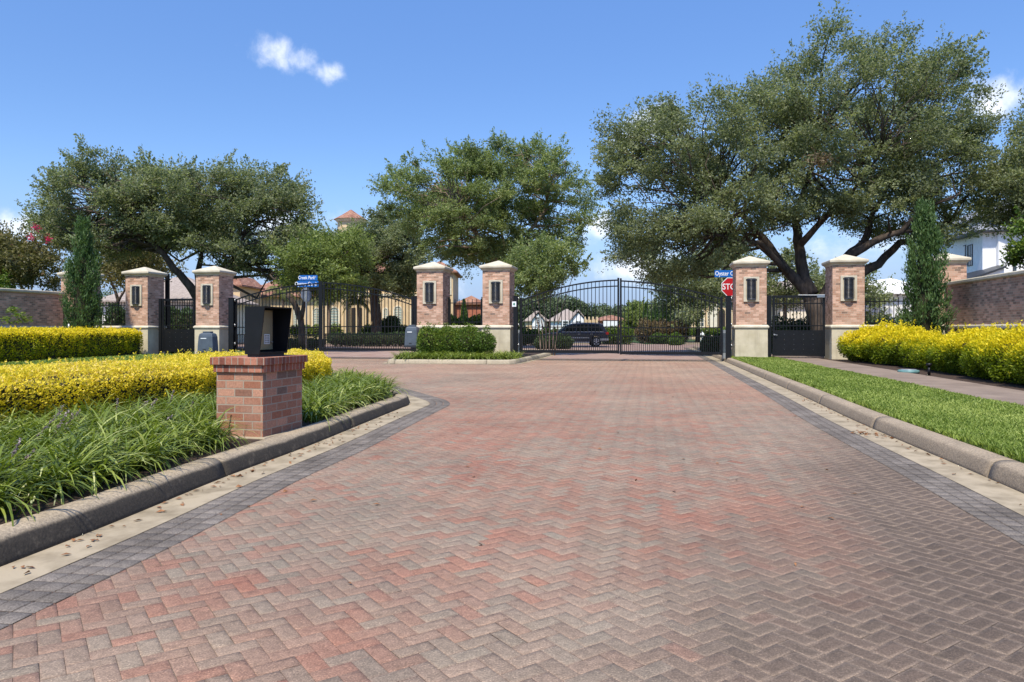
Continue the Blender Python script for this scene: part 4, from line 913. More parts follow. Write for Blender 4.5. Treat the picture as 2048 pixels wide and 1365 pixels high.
# narrow cypresses
def cypress(name, label, x, Z, hh, r, seed, n=16000):
    rng = np.random.default_rng(seed); b = P(x, 660, Z); b.z = .13; root = thing(name, b, label, 'cypress', 'narrow cypresses at the walls')
    h = rng.uniform(0, 1, n)**.9; prof = np.interp(h, [0, .08, .3, .6, .82, 1], [.78, .95, 1.0, .74, .42, .05])
    # branchlet clumps
    k = 240; ch = rng.uniform(0.02, .97, k)**.9; ca = rng.uniform(0, 6.28, k); cr = np.interp(ch, [0, .08, .3, .6, .82, 1], [.78, .95, 1.0, .74, .42, .05])*r*rng.uniform(.55, 1.12, k)
    cc = np.c_[np.cos(ca)*cr, np.sin(ca)*cr, ch*hh]; idx = rng.integers(0, k, n)
    t = rng.uniform(-.5, 1, (n, 1)); up = np.c_[np.cos(ca)*.30, np.sin(ca)*.30, np.full(k, 1)]
    pos = np.array(b)+cc[idx]*np.array([1, 1, 1])+up[idx]*t*.38+rng.normal(size=(n, 3))*np.array([.07, .07, .08])*(1.1-.5*ch[idx][:, None])
    pos[:, 2] = np.clip(pos[:, 2], .15, None)
    dr = up[idx]+rng.normal(size=(n, 3))*.42
    var = .42+rng.normal(0, .16, n)+.12*t[:, 0]+np.repeat(rng.normal(0, .13, k)[None], 1, 0)[0][idx]
    leaves('foliage', pos, dr, .15*rng.uniform(.6, 1.3, n), .24, var, M['cypress'], root, rng=rng)
    mb = MB(); mb.tube([b-ZU*.05, b+ZU*hh*.5, b+ZU*hh*.9], [.09, .06, .015], 7); mb.build('trunk', M['bark'], root)
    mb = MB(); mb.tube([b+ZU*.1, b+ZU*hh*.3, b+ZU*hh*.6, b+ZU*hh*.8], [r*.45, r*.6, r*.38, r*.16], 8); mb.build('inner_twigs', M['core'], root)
cypress('narrow_cypress', 'narrow green cypress in front of the left brick wall', 167, 30.4, 5.65, .70, 51)
cypress('narrow_cypress', 'narrow green cypress between the right fence panel and the long right wall', 1850, 24.6, 5.3, .68, 52)

# ------------------------------------------------------------------ trees
oak('oak_tree', 'broad dark live oak with a leaning limb behind the left walk gate', 'tree', 43,
    [(58, 445), (78, 395), (100, 355), (135, 345), (165, 312), (215, 306), (262, 325), (300, 328), (335, 312), (372, 330), (410, 350), (450, 326), (492, 318), (530, 332), (575, 330), (608, 362), (618, 400), (652, 440), (645, 480), (660, 530), (630, 570), (560, 565), (520, 555), (470, 560), (440, 530), (400, 500), (370, 515), (330, 500), (290, 490), (250, 510), (200, 520), (150, 500), (100, 505), (70, 480)],
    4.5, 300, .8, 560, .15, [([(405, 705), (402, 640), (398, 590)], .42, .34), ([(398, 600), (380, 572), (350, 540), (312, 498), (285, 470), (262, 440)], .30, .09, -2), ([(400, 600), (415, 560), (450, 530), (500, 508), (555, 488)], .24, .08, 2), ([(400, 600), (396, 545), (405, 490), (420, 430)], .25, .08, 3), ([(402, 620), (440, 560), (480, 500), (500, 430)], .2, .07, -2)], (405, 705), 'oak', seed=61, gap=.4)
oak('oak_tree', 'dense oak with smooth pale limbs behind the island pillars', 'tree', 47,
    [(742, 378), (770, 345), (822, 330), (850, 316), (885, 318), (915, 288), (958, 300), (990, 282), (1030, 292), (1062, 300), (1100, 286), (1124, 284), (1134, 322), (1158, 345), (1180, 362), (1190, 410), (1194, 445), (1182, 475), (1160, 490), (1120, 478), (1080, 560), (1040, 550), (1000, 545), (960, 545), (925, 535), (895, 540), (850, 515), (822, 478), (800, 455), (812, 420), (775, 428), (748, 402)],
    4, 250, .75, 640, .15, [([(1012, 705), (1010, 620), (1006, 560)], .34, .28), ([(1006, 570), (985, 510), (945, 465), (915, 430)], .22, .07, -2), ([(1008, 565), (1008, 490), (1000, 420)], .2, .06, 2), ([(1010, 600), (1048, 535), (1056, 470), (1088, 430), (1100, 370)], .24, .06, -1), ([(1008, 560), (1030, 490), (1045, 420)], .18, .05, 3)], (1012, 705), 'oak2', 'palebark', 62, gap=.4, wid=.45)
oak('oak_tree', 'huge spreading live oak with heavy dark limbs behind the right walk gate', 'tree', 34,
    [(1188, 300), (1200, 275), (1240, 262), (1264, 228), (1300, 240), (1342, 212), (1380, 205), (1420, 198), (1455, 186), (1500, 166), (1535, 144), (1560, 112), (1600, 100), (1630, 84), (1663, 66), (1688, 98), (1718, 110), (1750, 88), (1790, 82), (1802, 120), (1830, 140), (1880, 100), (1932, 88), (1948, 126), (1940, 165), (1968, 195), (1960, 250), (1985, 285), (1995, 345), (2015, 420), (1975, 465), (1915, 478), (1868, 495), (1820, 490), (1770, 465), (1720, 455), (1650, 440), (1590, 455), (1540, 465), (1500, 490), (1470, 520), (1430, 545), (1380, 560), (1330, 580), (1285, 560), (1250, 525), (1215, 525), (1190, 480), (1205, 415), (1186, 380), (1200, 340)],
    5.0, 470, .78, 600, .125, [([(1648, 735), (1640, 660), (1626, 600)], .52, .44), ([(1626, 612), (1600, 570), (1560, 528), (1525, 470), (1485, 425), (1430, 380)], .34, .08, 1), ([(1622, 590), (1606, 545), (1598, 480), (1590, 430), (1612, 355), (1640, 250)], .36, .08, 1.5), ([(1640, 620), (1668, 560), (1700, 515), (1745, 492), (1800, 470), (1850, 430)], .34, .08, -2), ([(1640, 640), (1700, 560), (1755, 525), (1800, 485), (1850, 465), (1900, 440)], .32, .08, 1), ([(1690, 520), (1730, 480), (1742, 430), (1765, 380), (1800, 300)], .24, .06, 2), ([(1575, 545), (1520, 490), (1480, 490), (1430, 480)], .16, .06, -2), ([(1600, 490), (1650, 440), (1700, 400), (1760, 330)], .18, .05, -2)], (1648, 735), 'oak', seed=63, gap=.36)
oak('oak_tree', 'oak crown reaching in from beyond the right edge, above the white house', 'tree', 31,
    [(1985, 330), (2005, 262), (2046, 200), (2100, 170), (2160, 190), (2200, 280), (2200, 400), (2160, 480), (2100, 475), (2045, 462), (1998, 440), (1975, 380)],
    3.2, 80, .75, 700, .125, [([(2180, 740), (2180, 620), (2170, 540)], .4, .3), ([(2170, 560), (2110, 480), (2040, 410)], .22, .06, 0), ([(2170, 550), (2180, 450), (2150, 330)], .24, .06)], (2180, 740), 'oak', seed=64)
oak('small_tree', 'bright green branch tips of a small tree in front of the white house', 'tree', 27,
    [(2012, 500), (2024, 462), (2060, 440), (2120, 440), (2150, 520), (2100, 550), (2056, 540), (2030, 522)], 1.0, 16, .42, 500, .13, [([(2090, 740), (2090, 600), (2080, 520)], .1, .05), ([(2085, 560), (2050, 510), (2010, 500)], .05, .02)], (2090, 740), 'bush', seed=65)
oak('oak_tree', 'dark leafy tree standing before the tiled tower house, right of the light green tree', 'tree', 62,
    [(625, 490), (650, 468), (690, 462), (715, 460), (742, 448), (768, 412), (800, 415), (840, 450), (860, 520), (845, 565), (820, 600), (780, 580), (745, 585), (700, 600), (670, 570), (640, 520)],
    4.5, 130, .95, 620, .19, [([(752, 690), (752, 640), (748, 590), (745, 550)], .5, .4), ([(748, 590), (775, 570), (800, 535), (812, 500)], .2, .06, -2), ([(748, 580), (720, 530), (700, 490)], .2, .06)], (752, 690), 'oak', seed=66)
oak('light_green_tree', 'fresh light green tree above the street name sign', 'tree', 40.5,
    [(540, 545), (560, 505), (590, 488), (620, 462), (655, 455), (695, 462), (728, 480), (748, 515), (740, 560), (705, 590), (655, 598), (610, 590), (570, 580)],
    3.0, 80, .7, 520, .15, [([(604, 690), (602, 640), (590, 610), (575, 590)], .2, .15), ([(602, 640), (612, 590), (640, 550), (670, 530)], .14, .05, -1), ([(590, 610), (570, 580), (540, 550)], .12, .04)], (604, 690), 'lightoak', seed=67)
oak('shaded_tree', 'brownish shaded tree filling the gap under the left oak, behind the two left pillars', 'tree', 52,
    [(180, 520), (220, 490), (270, 480), (330, 490), (350, 530), (330, 560), (280, 565), (240, 575), (200, 570)], 3, 24, 1.2, 520, .2, [([(236, 700), (236, 600), (225, 570), (215, 540)], .16, .06), ([(236, 605), (252, 575), (262, 550)], .1, .04)], (236, 700), 'crape', seed=68)
oak('shaded_tree', 'dark tree behind the main gate under the huge oak, left of the street sign', 'tree', 66,
    [(1295, 560), (1320, 520), (1370, 500), (1440, 490), (1500, 500), (1530, 540), (1540, 600), (1500, 625), (1440, 600), (1400, 640), (1375, 660), (1345, 655), (1335, 610), (1310, 590)], 4, 55, 1.35, 620, .24, [([(1395, 690), (1395, 620), (1410, 560)], .25, .12), ([(1395, 630), (1360, 580)], .12, .05)], (1395, 690), 'oak', seed=69)
oak('shaded_tree', 'rounded tree filling the view behind the right walk gate', 'tree', 50,
    [(1520, 560), (1545, 510), (1580, 500), (1620, 520), (1660, 560), (1700, 545), (1740, 560), (1775, 590), (1790, 640), (1740, 660), (1690, 640), (1640, 610), (1600, 600), (1560, 610), (1530, 600)], 2.5, 36, 1.05, 600, .2, [([(1700, 700), (1700, 640), (1690, 600)], .14, .06), ([(1570, 700), (1570, 600), (1570, 560)], .14, .06)], (1700, 700), 'oak', seed=70)
# crape myrtles
oak('crape_myrtle', 'many stemmed crape myrtle with bare pale stems behind the left end of the main gate', 'tree', 34.5,
    [(1015, 560), (1000, 520), (1040, 485), (1090, 470), (1140, 480), (1180, 505), (1185, 525), (1165, 540), (1150, 570), (1110, 590), (1075, 600), (1040, 600), (1020, 590)], 1.6, 46, .55, 420, .12,
    [([(1096+a, 712), (1096+a*1.5, 650), (1096+a*2.6, 600), (1096+a*3.8+3, 548)],   .034, .014, b) for a, b in ((-13, .3), (-8, -.5), (-3, .6), (2, -.3), (8, .4), (13, -.5))], (1096, 712), 'oak2', 'palebark', 71)
crp = oak('crape_myrtle', 'bronze tinted crape myrtle with a few pink blossoms at the left edge behind the wall', 'tree', 39,
    [(-120, 560), (-90, 480), (-30, 455), (20, 462), (60, 470), (100, 490), (128, 520), (125, 560), (118, 590), (60, 585), (0, 580), (-60, 590)], 2.5, 62, .85, 560, .15, [([(30+a, 720), (30+a*2, 620), (30+a*4, 540)], .08, .03) for a in (-10, -3, 4, 11)], (30, 720), 'crape', 'palebark', 72)
rng = np.random.default_rng(8)
for x, y in ((73, 456), (97, 478), (62, 475)):
    c = np.array(P(x, y, 37.3)); n = 70; leaves('blossom', c+rng.normal(size=(n, 3))*.085, rng.normal(size=(n, 3)), .09, .7, rng.uniform(0, 1, n), M['pink'], crp, rng=rng)
    mb = MB(); mb.tube([Vector(c)-ZU*1.4+V*1.2, Vector(c)], [.02, .008], 5); mb.build('twig', M['palebark'], crp)
oak('small_tree', 'bright green young tree peeping over the far left end of the wall', 'tree', 36, [(-60, 600), (-40, 545), (0, 543), (22, 568), (20, 590), (-10, 600)], 1, 10, .6, 420, .12, [([(-25, 720), (-25, 600), (-20, 560)], .06, .02)], (-25, 720), 'bush', seed=73)
# sapling and stake by the wall
b = P(32, 700, 26); b.z = .13; root = thing('sapling', b, 'thin young sapling with drooping green leaves poking above the clipped hedge at left', 'sapling'); rng = np.random.default_rng(74)
mb = MB(); mb.tube([b, b+ZU*1.0, b+ZU*1.55+U*.05], [.02, .014, .006], 6); mb.build('stem', M['bark'], root)
cs = np.array([np.array(P(x, y, 26)) for x, y in ((12, 637), (20, 645), (28, 618), (36, 628), (44, 634), (52, 640), (22, 622), (40, 642))]); pos = np.repeat(cs, 40, 0)+rng.normal(size=(320, 3))*np.array([.11, .11, .04])
leaves('foliage', pos, rng.normal(size=(320, 3))*np.array([1, 1, .3]), .13, .35, rng.uniform(.3, 1, 320), M['bush'], root, rng=rng)
o = MB().cyl(P(137.5, 662, 29.5), ZU, .025, .28, 8).build('marker_stake', M['white'], None, P(137.5, 662, 29.5)); tag(o, 'short white stake beside the left cypress at the wall ledge', 'stake')
# bird nest like dead clump in the big oak
n = 260; c = np.array(P(1640, 322, 28.6)); o = leaves('dead_leaf_clump', c+rng.normal(size=(n, 3))*np.array([.26, .2, .16]), rng.normal(size=(n, 3)), .14, .4, rng.uniform(0, 1, n), M['brownbush'], None, Vector(c), rng=rng); tag(o, 'brown clump of dead leaves hanging high in the huge oak', 'dead leaves')

# ------------------------------------------------------------------ planting inside the gates
def vv(a, b): return lambda pos, rng: a+b*(pos[:, 2]-.5)+.12*wnoise(pos, 1.5)+rng.normal(0, .16, len(pos))
def gb(x, y0, y1, wpx, Z, d=None): # blob from pixel column, top row, bottom row, width
    k = Z/F; zt = HC+(HY-y0)*k; zb = HC+(HY-y1)*k; return ((x-CX)*k, Z, (zt+zb)/2, wpx*k/2, (d or wpx*k/2), (zt-zb)/2)
def bush(name, label, cat, blobs, n, ll, mat, var, seed, Z, group=None):
    x = sum(b[0] for b in blobs)/len(blobs); blob_bush(name, label, cat, blobs, n, ll, var, mat, (x, Z, 0), seed, group)
bush('dark_hedge', 'dark leafy hedge seen through the bars of the left walk gate', 'hedge', [gb(x, 614, 706, 60, 36, .8) for x in (325, 343, 361, 379)], 9000, .12, 'darkbush', vv(.5, .1), 81, 36)
bush('dark_hedge', 'dark round bush behind the leftmost fence panel', 'hedge', [gb(232, 612, 712, 44, 37), gb(254, 622, 712, 36, 37)], 6000, .12, 'darkbush', vv(.5, .1), 82, 37)
bush('dark_hedge', 'dark low hedge behind the right walk gate', 'hedge', [gb(x, 636, 714, 60, 36, .8) for x in (1560, 1585, 1610, 1635)], 9000, .13, 'darkbush', vv(.35, .1), 83, 36)
bush('dark_hedge', 'dark hedge behind the right fence panel', 'hedge', [gb(x, 640, 714, 60, 33, .8) for x in (1745, 1770, 1795)], 8000, .12, 'darkbush', vv(.35, .1), 84, 33)
bush('low_hedge', 'low dark green hedge along the road behind the right leaf of the left arched gate', 'hedge', [gb(x, 666, 693, 50, 53, .8) for x in range(678, 820, 22)], 9000, .13, 'darkbush', vv(.6, .2), 85, 53)
bush('low_hedge', 'low dark green hedge behind the call box at the left arched gate', 'hedge', [gb(x, 678, 698, 40, 47, .7) for x in range(540, 640, 22)], 6000, .12, 'bush', vv(.3, .2), 86, 47)
bush('round_bush', 'dark clipped ball bush below the arched window of the tiled house', 'shrub', [gb(782, 632, 676, 38, 64)], 4500, .14, 'darkbush', vv(.6, .1), 87, 64)
bush('low_shrubs', 'bright low shrubs in front of the tiled house wall', 'shrub', [gb(x, 650, 676, 26, 66, .5) for x in (590, 612, 632, 672, 735, 760, 808)], 5000, .15, 'bush', vv(.6, .2), 88, 66)
bush('low_hedge', 'mid green hedge row behind the many stemmed crape myrtle', 'hedge', [gb(x, 658, 690, 30, 56, .8) for x in (1052, 1072, 1092, 1112)], 6000, .14, 'bush', vv(.35, .1), 89, 56)
bush('low_hedge', 'dark low planting in front of the parked car, hiding its front wheel', 'hedge', [gb(x, 671, 700, 30, 46, .6) for x in (1082, 1100, 1118, 1130)], 7000, .12, 'darkbush', vv(.7, .2), 90, 46)
bush('low_hedge', 'mid green hedge behind the rear of the parked car', 'hedge', [gb(x, 655, 688, 30, 60, .8) for x in (1212, 1230, 1252)], 5000, .15, 'bush', vv(.45, .1), 91, 60)
bush('brown_hedge', 'tall rounded bronze hedge block left of the dark conifers', 'hedge', [gb(x, 641, 690, 40, 66, 1.2) for x in (1290, 1310, 1326)], 7000, .16, 'brownbush', vv(.55, .1), 92, 66, 'bronze clipped hedge blocks')
bush('brown_hedge', 'smaller bronze hedge block right of the dark conifers', 'hedge', [gb(x, 641, 688, 34, 66, 1.0) for x in (1346, 1360)], 5000, .16, 'brownbush', vv(.55, .1), 93, 66, 'bronze clipped hedge blocks')
bush('round_bush', 'clipped rounded green bush in front of the bronze hedge, left one', 'shrub', [gb(1315, 667, 690, 28, 62), gb(1332, 668, 690, 24, 62)], 4500, .13, 'bush', vv(.3, .2), 94, 62)
bush('round_bush', 'clipped rounded green bush nearest the far kerb, behind the main gate', 'shrub', [gb(1352, 667, 692, 30, 60), gb(1350, 678, 695, 26, 57)], 4500, .13, 'bush', vv(.3, .2), 95, 60)
bush('low_hedge', 'low green hedge in front of the house with the arched entry', 'hedge', [gb(x, 656, 672, 26, 84, .8) for x in range(1372, 1460, 15)], 5000, .18, 'bush', vv(.5, .1), 96, 84)
bush('border_shrub', 'dark low shrub just behind the right end of the main gate', 'shrub', [gb(1418, 672, 712, 32, 35, .5), gb(1436, 670, 712, 26, 35, .5)], 5000, .1, 'darkbush', vv(.6, .2), 97, 35)
bush('low_hedge', 'green shrubs and a dark cone behind the island fence panel', 'shrub', [gb(x, 632, 672, 30, 52, .7) for x in (905, 925, 948, 962)], 6000, .14, 'bush', vv(.35, .1), 98, 52)
def conifer(x, ytop, ybot, Z, wpx, label, mat, seed):
    rng = np.random.default_rng(seed); k = Z/F; b = P(x, ybot, Z); b.z = max(0, b.z); h = (ybot-ytop)*k; r = wpx*k/2; n = 2600; root = thing('conifer', b, label, 'conifer', 'slim dark conifers beyond the gates')
    t = rng.uniform(0, 1, n); a = rng.uniform(0, 6.28, n); rr = r*np.interp(t, [0, .15, .6, 1], [.8, 1, .7, .05])*rng.uniform(.4, 1.1, n)
    pos = np.array(b)+np.c_[np.cos(a)*rr, np.sin(a)*rr, t*h]; leaves('foliage', pos, np.c_[np.cos(a)*.5, np.sin(a)*.5, np.ones(n)]+rng.normal(size=(n, 3))*.4, .3, .4, rng.normal(.5, .2, n), M[mat], root, rng=rng)
    MB().tube([b, b+ZU*h*.8], [.1, .03], 6).build('trunk', M['bark'], root)
conifer(1310, 598, 668, 78, 18, 'slim dark conifer with the sharpest tip, behind the main gate', 'cypress', 101)
conifer(1292, 608, 668, 76, 18, 'slim dark conifer left of the sharp tipped one', 'cypress', 102)
conifer(1328, 612, 672, 72, 26, 'broad dark conifer between the two bronze hedge blocks', 'cypress', 103)
conifer(928, 600, 668, 60, 16, 'slim dark conifer behind the island fence panel', 'cypress', 104)
oak('small_tree', 'yellow green young tree just right of the main gate centre', 'tree', 70, [(1248, 668), (1246, 640), (1256, 622), (1270, 625), (1276, 650), (1270, 672)], .8, 14, .55, 260, .2, [([(1260, 690), (1260, 660)], .06, .03)], (1260, 690), 'lightoak', seed=105)
oak('small_tree', 'taller light green tree between the far houses and the conifers', 'tree', 95, [(1258, 640), (1262, 615), (1275, 598), (1290, 612), (1296, 640), (1280, 655)], 1.5, 18, .9, 260, .3, [([(1276, 690), (1276, 640)], .1, .04)], (1276, 690), 'lightoak', seed=106)
# palms in front of the tiled house
def palm(x, y, Z, seed, label):
    rng = np.random.default_rng(seed); c = P(x, y, Z); b = Vector((c.x, Z, 0)); root = thing('palm', b, label, 'palm', 'small palms at the tiled house'); MB().tube([b, b.lerp(c, .5)+U*.05, c], [.14, .11, .12], 8).build('trunk', M['palebark'], root)
    vs = []; var = []
    for i in range(34):
        az = rng.uniform(0, 6.28); L = rng.uniform(1.3, 2.0); el = rng.uniform(-.1, 1.2); h = np.array([math.cos(az), math.sin(az), 0]); p = np.array(c); d = h*math.cos(el)+np.array([0, 0, math.sin(el)])
        for s in range(9):
            q = p+d*L/9; d = unit((d+np.array([0, 0, -.22]))[None])[0]
            for sg in (-1, 1):
                for m in range(2):
                    a = p+(q-p)*m/2; sd = np.cross(d, [0, 0, 1])*sg; tip = a+(sd*.5+d*.5+np.array([0, 0, -.45]))*.62*(1-.5*s/9); w = d*.035; vs += [a-w, a+w, tip+w*.3, tip-w*.3]; var.append(rng.uniform(0, 1))
            p = q
    npmesh('fronds', np.array(vs), 4, {'var': var}, M['palm'], root)
palm(657, 598, 63, 111, 'small drooping palm behind the middle post of the left arched gate'); palm(716, 603, 63, 112, 'small drooping palm beside the dark entry arch of the tiled house'); palm(566, 588, 64, 113, 'small palm partly hidden behind the black call box')

# ------------------------------------------------------------------ signs
def text_mesh(name, body, size, origin, right, up, mat, parent, depth=.003, align='CENTER', squash=1.0):
    cu = bpy.data.curves.new(name, 'FONT'); cu.body = body; cu.size = size; cu.extrude = depth; cu.align_x = align; cu.align_y = 'CENTER'; cu.offset = size*.012
    to = bpy.data.objects.new(name, cu); C.objects.link(to); bpy.context.view_layer.update()
    me = bpy.data.meshes.new_from_object(to.evaluated_get(bpy.context.evaluated_depsgraph_get())); bpy.data.objects.remove(to)
    r, u = Vector(right).normalized(), Vector(up).normalized(); n = r.cross(u); off = Vector(origin)-wloc(parent)
    for v in me.vertices: v.co = off+r*v.co.x*squash+u*v.co.y+n*v.co.z
    me.materials.clear(); return link(name, me, M[mat], parent)
def octagon(c, r, rt, up): return [c+rt*(r*math.cos(a))+up*(r*math.sin(a)) for a in [math.pi/8+k*math.pi/4 for k in range(8)]]
# left: two blades and the back of a stop sign on one post
Z = 35.5; b = P(613, 700, Z); b.z = 0; k = Z/F
root = thing('street_sign', b, 'street name post reading Creek Park behind the left arched gate, grey sign back below', 'street sign', 'street name posts')
MB().tube([b, Vector((b.x, b.y, P(0, 551, Z).z))], .035, 10).build('post', M['galv'], root)
def blade(root, x0, x1, y0, y1, Z, main, small, dy=0):
    a, c = P(x0, y1, Z), P(x1, y0, Z); a.y += dy; c.y += dy; w, h = c.x-a.x, c.z-a.z
    bl = MB().ob(a-Vector((0, .055, 0)), (w, 0, 0), (0, .012, 0), (0, 0, h)).build('name_blade', M['blue'], root)
    f = a+Vector((0, -.058, h*.5))
    text_mesh('lettering', main, h*.86, f+Vector((w*.40, 0, 0)), (1, 0, 0), (0, 0, 1), 'signwhite', bl, squash=.80)
    if small: text_mesh('lettering', small, h*.36, f+Vector((w*.88, 0, h*.16)), (1, 0, 0), (0, 0, 1), 'signwhite', bl, squash=.7)
    return bl
blade(root, 599, 635.5, 551, 561.5, Z, 'Creek Park', 'Dr')
blade(root, 595, 637.5, 562.5, 574.5, Z, 'Oyster Cove', 'Dr', .01)
c = P(611.5, 590, Z); MB().poly([p+Vector((0, .045, 0)) for p in octagon(c, .36, Vector((.50, .86, 0)), ZU)], (.01, 0, 0)).build('sign_back', M['galv'], root)
# right: stop sign and blade partly behind the pillar
Z = 29.55; b = P(1461, 716, Z); b.z = .1
root = thing('stop_sign', b, 'red stop sign with blue name blade, half hidden by a lamp pillar', 'stop sign', 'street name posts')
MB().tube([b, Vector((b.x, Z, P(0, 541, Z).z))], .035, 10).build('post', M['galv'], root)
c = P(1461.2, 574.5, Z)-Vector((0, .05, 0))
sp = MB().poly(octagon(c, .415, Vector((1, 0, 0)), ZU), (0, .004, 0)).build('white_border', M['signwhite'], root)
MB().poly(octagon(c-Vector((0, .003, 0)), .385, Vector((1, 0, 0)), ZU), (0, .0025, 0)).build('red_face', M['red'], root)
text_mesh('lettering', 'STOP', .34, c-Vector((0, .006, 0)), (1, 0, 0), (0, 0, 1), 'signwhite', root, squash=.86)
blade(root, 1428.7, 1494, 541, 555, Z, 'Oyster Cove', 'Dr')

# ------------------------------------------------------------------ houses
def win(root, x0, x1, z0, z1, y, arch=False, pane='pane', fr='trim', fw=.1, bars=(1, 2), nrm=Vector((0, -1, 0)), rt=Vector((1, 0, 0)), o=None):
    """window on a wall through point o (default x,y plane facing the viewer): frame, pane, glazing bars"""
    o = o or Vector((0, y, 0)); pt = lambda x, z, d: o+rt*x+ZU*z+nrm*d
    n = 10; w = (x1-x0)/2; cx = (x0+x1)/2
    def outline(g):
        if not arch: return [(x0-g, z0-g), (x1+g, z0-g), (x1+g, z1+g), (x0-g, z1+g)]
        zs = z1-w; return [(x0-g, z0-g), (x1+g, z0-g)]+[(cx+(w+g)*math.cos(math.pi*i/n), zs+(w+g)*math.sin(math.pi*i/n)) for i in range(n+1)]
    a, b = outline(fw), outline(0); f = MB()
    for i in range(len(a)):
        j = (i+1) % len(a); f.face([pt(*a[i], .07), pt(*a[j], .07), pt(*b[j], .07), pt(*b[i], .07)]); f.face([pt(*a[i], 0), pt(*a[j], 0), pt(*a[j], .07), pt(*a[i], .07)]); f.face([pt(*b[j], 0.0), pt(*b[i], 0.0), pt(*b[i], .07), pt(*b[j], .07)])
    fo = f.build('window', M[fr], root)
    p = MB(); p.face([pt(*q, .02) for q in b]); p.build('pane', M[pane], fo)
    g = MB(); bw = .025
    for i in range(1, bars[0]+1): x = x0+(x1-x0)*i/(bars[0]+1); g.ob(pt(x-bw, z0, .022), rt*2*bw, nrm*.02, ZU*(z1-z0-(w*.3 if arch else 0)))
    for i in range(1, bars[1]+1): z = z0+(z1-z0)*i/(bars[1]+1); g.ob(pt(x0, z-bw, .024), rt*(x1-x0), nrm*.02, ZU*2*bw)
    if g.v: g.build('glazing_bar', M[fr], fo)
    return fo
def hip(mb, x0, x1, y0, y1, z, h, ov=.4, ridge=None, th=.14):
    a, b, c, d = Vector((x0-ov, y0-ov, z)), Vector((x1+ov, y0-ov, z)), Vector((x1+ov, y1+ov, z)), Vector((x0-ov, y1+ov, z)); W, D = x1-x0, y1-y0; m = min(W, D)/2 if ridge is None else ridge
    if W >= D: r0, r1 = Vector((x0+m, (y0+y1)/2, z+h)), Vector((x1-m, (y0+y1)/2, z+h)); fs = [(a, b, r1, r0), (c, d, r0, r1), (d, a, r0), (b, c, r1)]
    else: r0, r1 = Vector(((x0+x1)/2, y0+m, z+h)), Vector(((x0+x1)/2, y1-m, z+h)); fs = [(a, b, r0), (b, c, r1, r0), (c, d, r1), (d, a, r0, r1)]
    for f in fs: mb.face(f)
    mb.face([d-ZU*th, c-ZU*th, b-ZU*th, a-ZU*th])
    for p, q in ((a, b), (b, c), (c, d), (d, a)): mb.face([p-ZU*th, q-ZU*th, q, p])
    return mb
X = lambda x, Z: (x-CX)*Z/F
Hh = lambda y, Z: HC+(HY-y)*Z/F
# tiled house with tower (left)
Z = 72; root = thing('tiled_house', (X(650, Z), Z, 0), 'beige stucco house with clay tile roofs, arched windows and a round topped tower', 'house')
w = MB(); w.bx(X(478, Z), X(838, Z), Z, Z+9, 0, Hh(592, Z)).build('wall', M['stucco'], root)
w = MB(); hip(w, X(478, Z), X(655, Z), Z-.01, Z+9, Hh(592, Z)+.02, 2.6, .5).build('roof', M['tile'], root)
MB().bx(X(655, Z), X(838, Z), Z+.3, Z+9, Hh(592, Z)+.01, Hh(565, Z)).build('upper_wall', M['stucco'], root)
MB().bx(X(655, Z)-.2, X(838, Z)+.2, Z-.12, Z+9.1, Hh(592, Z)+.0, Hh(588, Z)).build('cornice', M['trim'], root)
MB().bx(X(655, Z)-.3, X(840, Z)+.3, Z+.1, Z+9.3, Hh(567, Z), Hh(563, Z)).build('cornice', M['trim'], root)
q = MB(); hip(q, X(655, Z), X(838, Z), Z+.3, Z+9, Hh(562, Z), 2.2, .5).build('roof', M['tile'], root)
MB().bx(X(466, 66), X(484, 66), 65.5, 71, 0, Hh(572, 66)).build('side_wall', M['stucco'], root)
q = MB(); hip(q, X(462, 66), X(484, 66), 65.5, 71, Hh(571, 66), .9, .3).build('side_roof', M['tile'], root)
for x0, x1, y0, y1 in ((589, 600, 618, 652), (628, 638, 618, 652), (660, 677, 616, 654), (768, 775, 618, 650), (789, 803, 614, 648), (823, 831, 616, 648)): win(root, X(x0, Z), X(x1, Z), Hh(y1, Z), Hh(y0, Z), Z, True, 'shutter', 'trim', .14, (1, 6))
d = MB()
for x0, x1 in ((703, 711), (716, 724)): d.bx(X(x0, Z), X(x1, Z), Z-.06, Z-.01, 0, Hh(616, Z))
d.build('entry_door', M['door'], root)
MB().bx(X(690, Z), X(697, Z), Z-.5, Z-.02, 0, Hh(600, Z)).build('column', M['stucco'], root); MB().bx(X(727, Z), X(734, Z), Z-.5, Z-.02, 0, Hh(600, Z)).build('column', M['stucco'], root)
win(root, X(780, Z), X(800, Z), Hh(586, Z)+.1, Hh(569, Z), Z+.3, False, 'pane', 'trim', .12, (2, 1))
Zt = 76; tc = Vector((X(702, Zt), Zt, 0)); rr = X(1024+33, Zt)-X(1024, Zt)
def oct_(r, z, n=10): return [tc+Vector((r*math.cos(2*math.pi*(i+.5)/n), r*math.sin(2*math.pi*(i+.5)/n), z)) for i in range(n)]
MB().rings([oct_(rr*.80, 0), oct_(rr*.80, Hh(444, Zt))], smooth=False).build('tower_wall', M['stucco'], root)
MB().rings([oct_(rr*.84, Hh(446, Zt)), oct_(rr*.98, Hh(441, Zt))], smooth=False).build('tower_cornice', M['trim'], root)
rf = MB().rings([oct_(rr*1.05, Hh(441, Zt)+.01), oct_(rr*.5, Hh(430, Zt)), oct_(.08, Hh(420, Zt))], smooth=False).build('tower_roof', M['tile'], root)
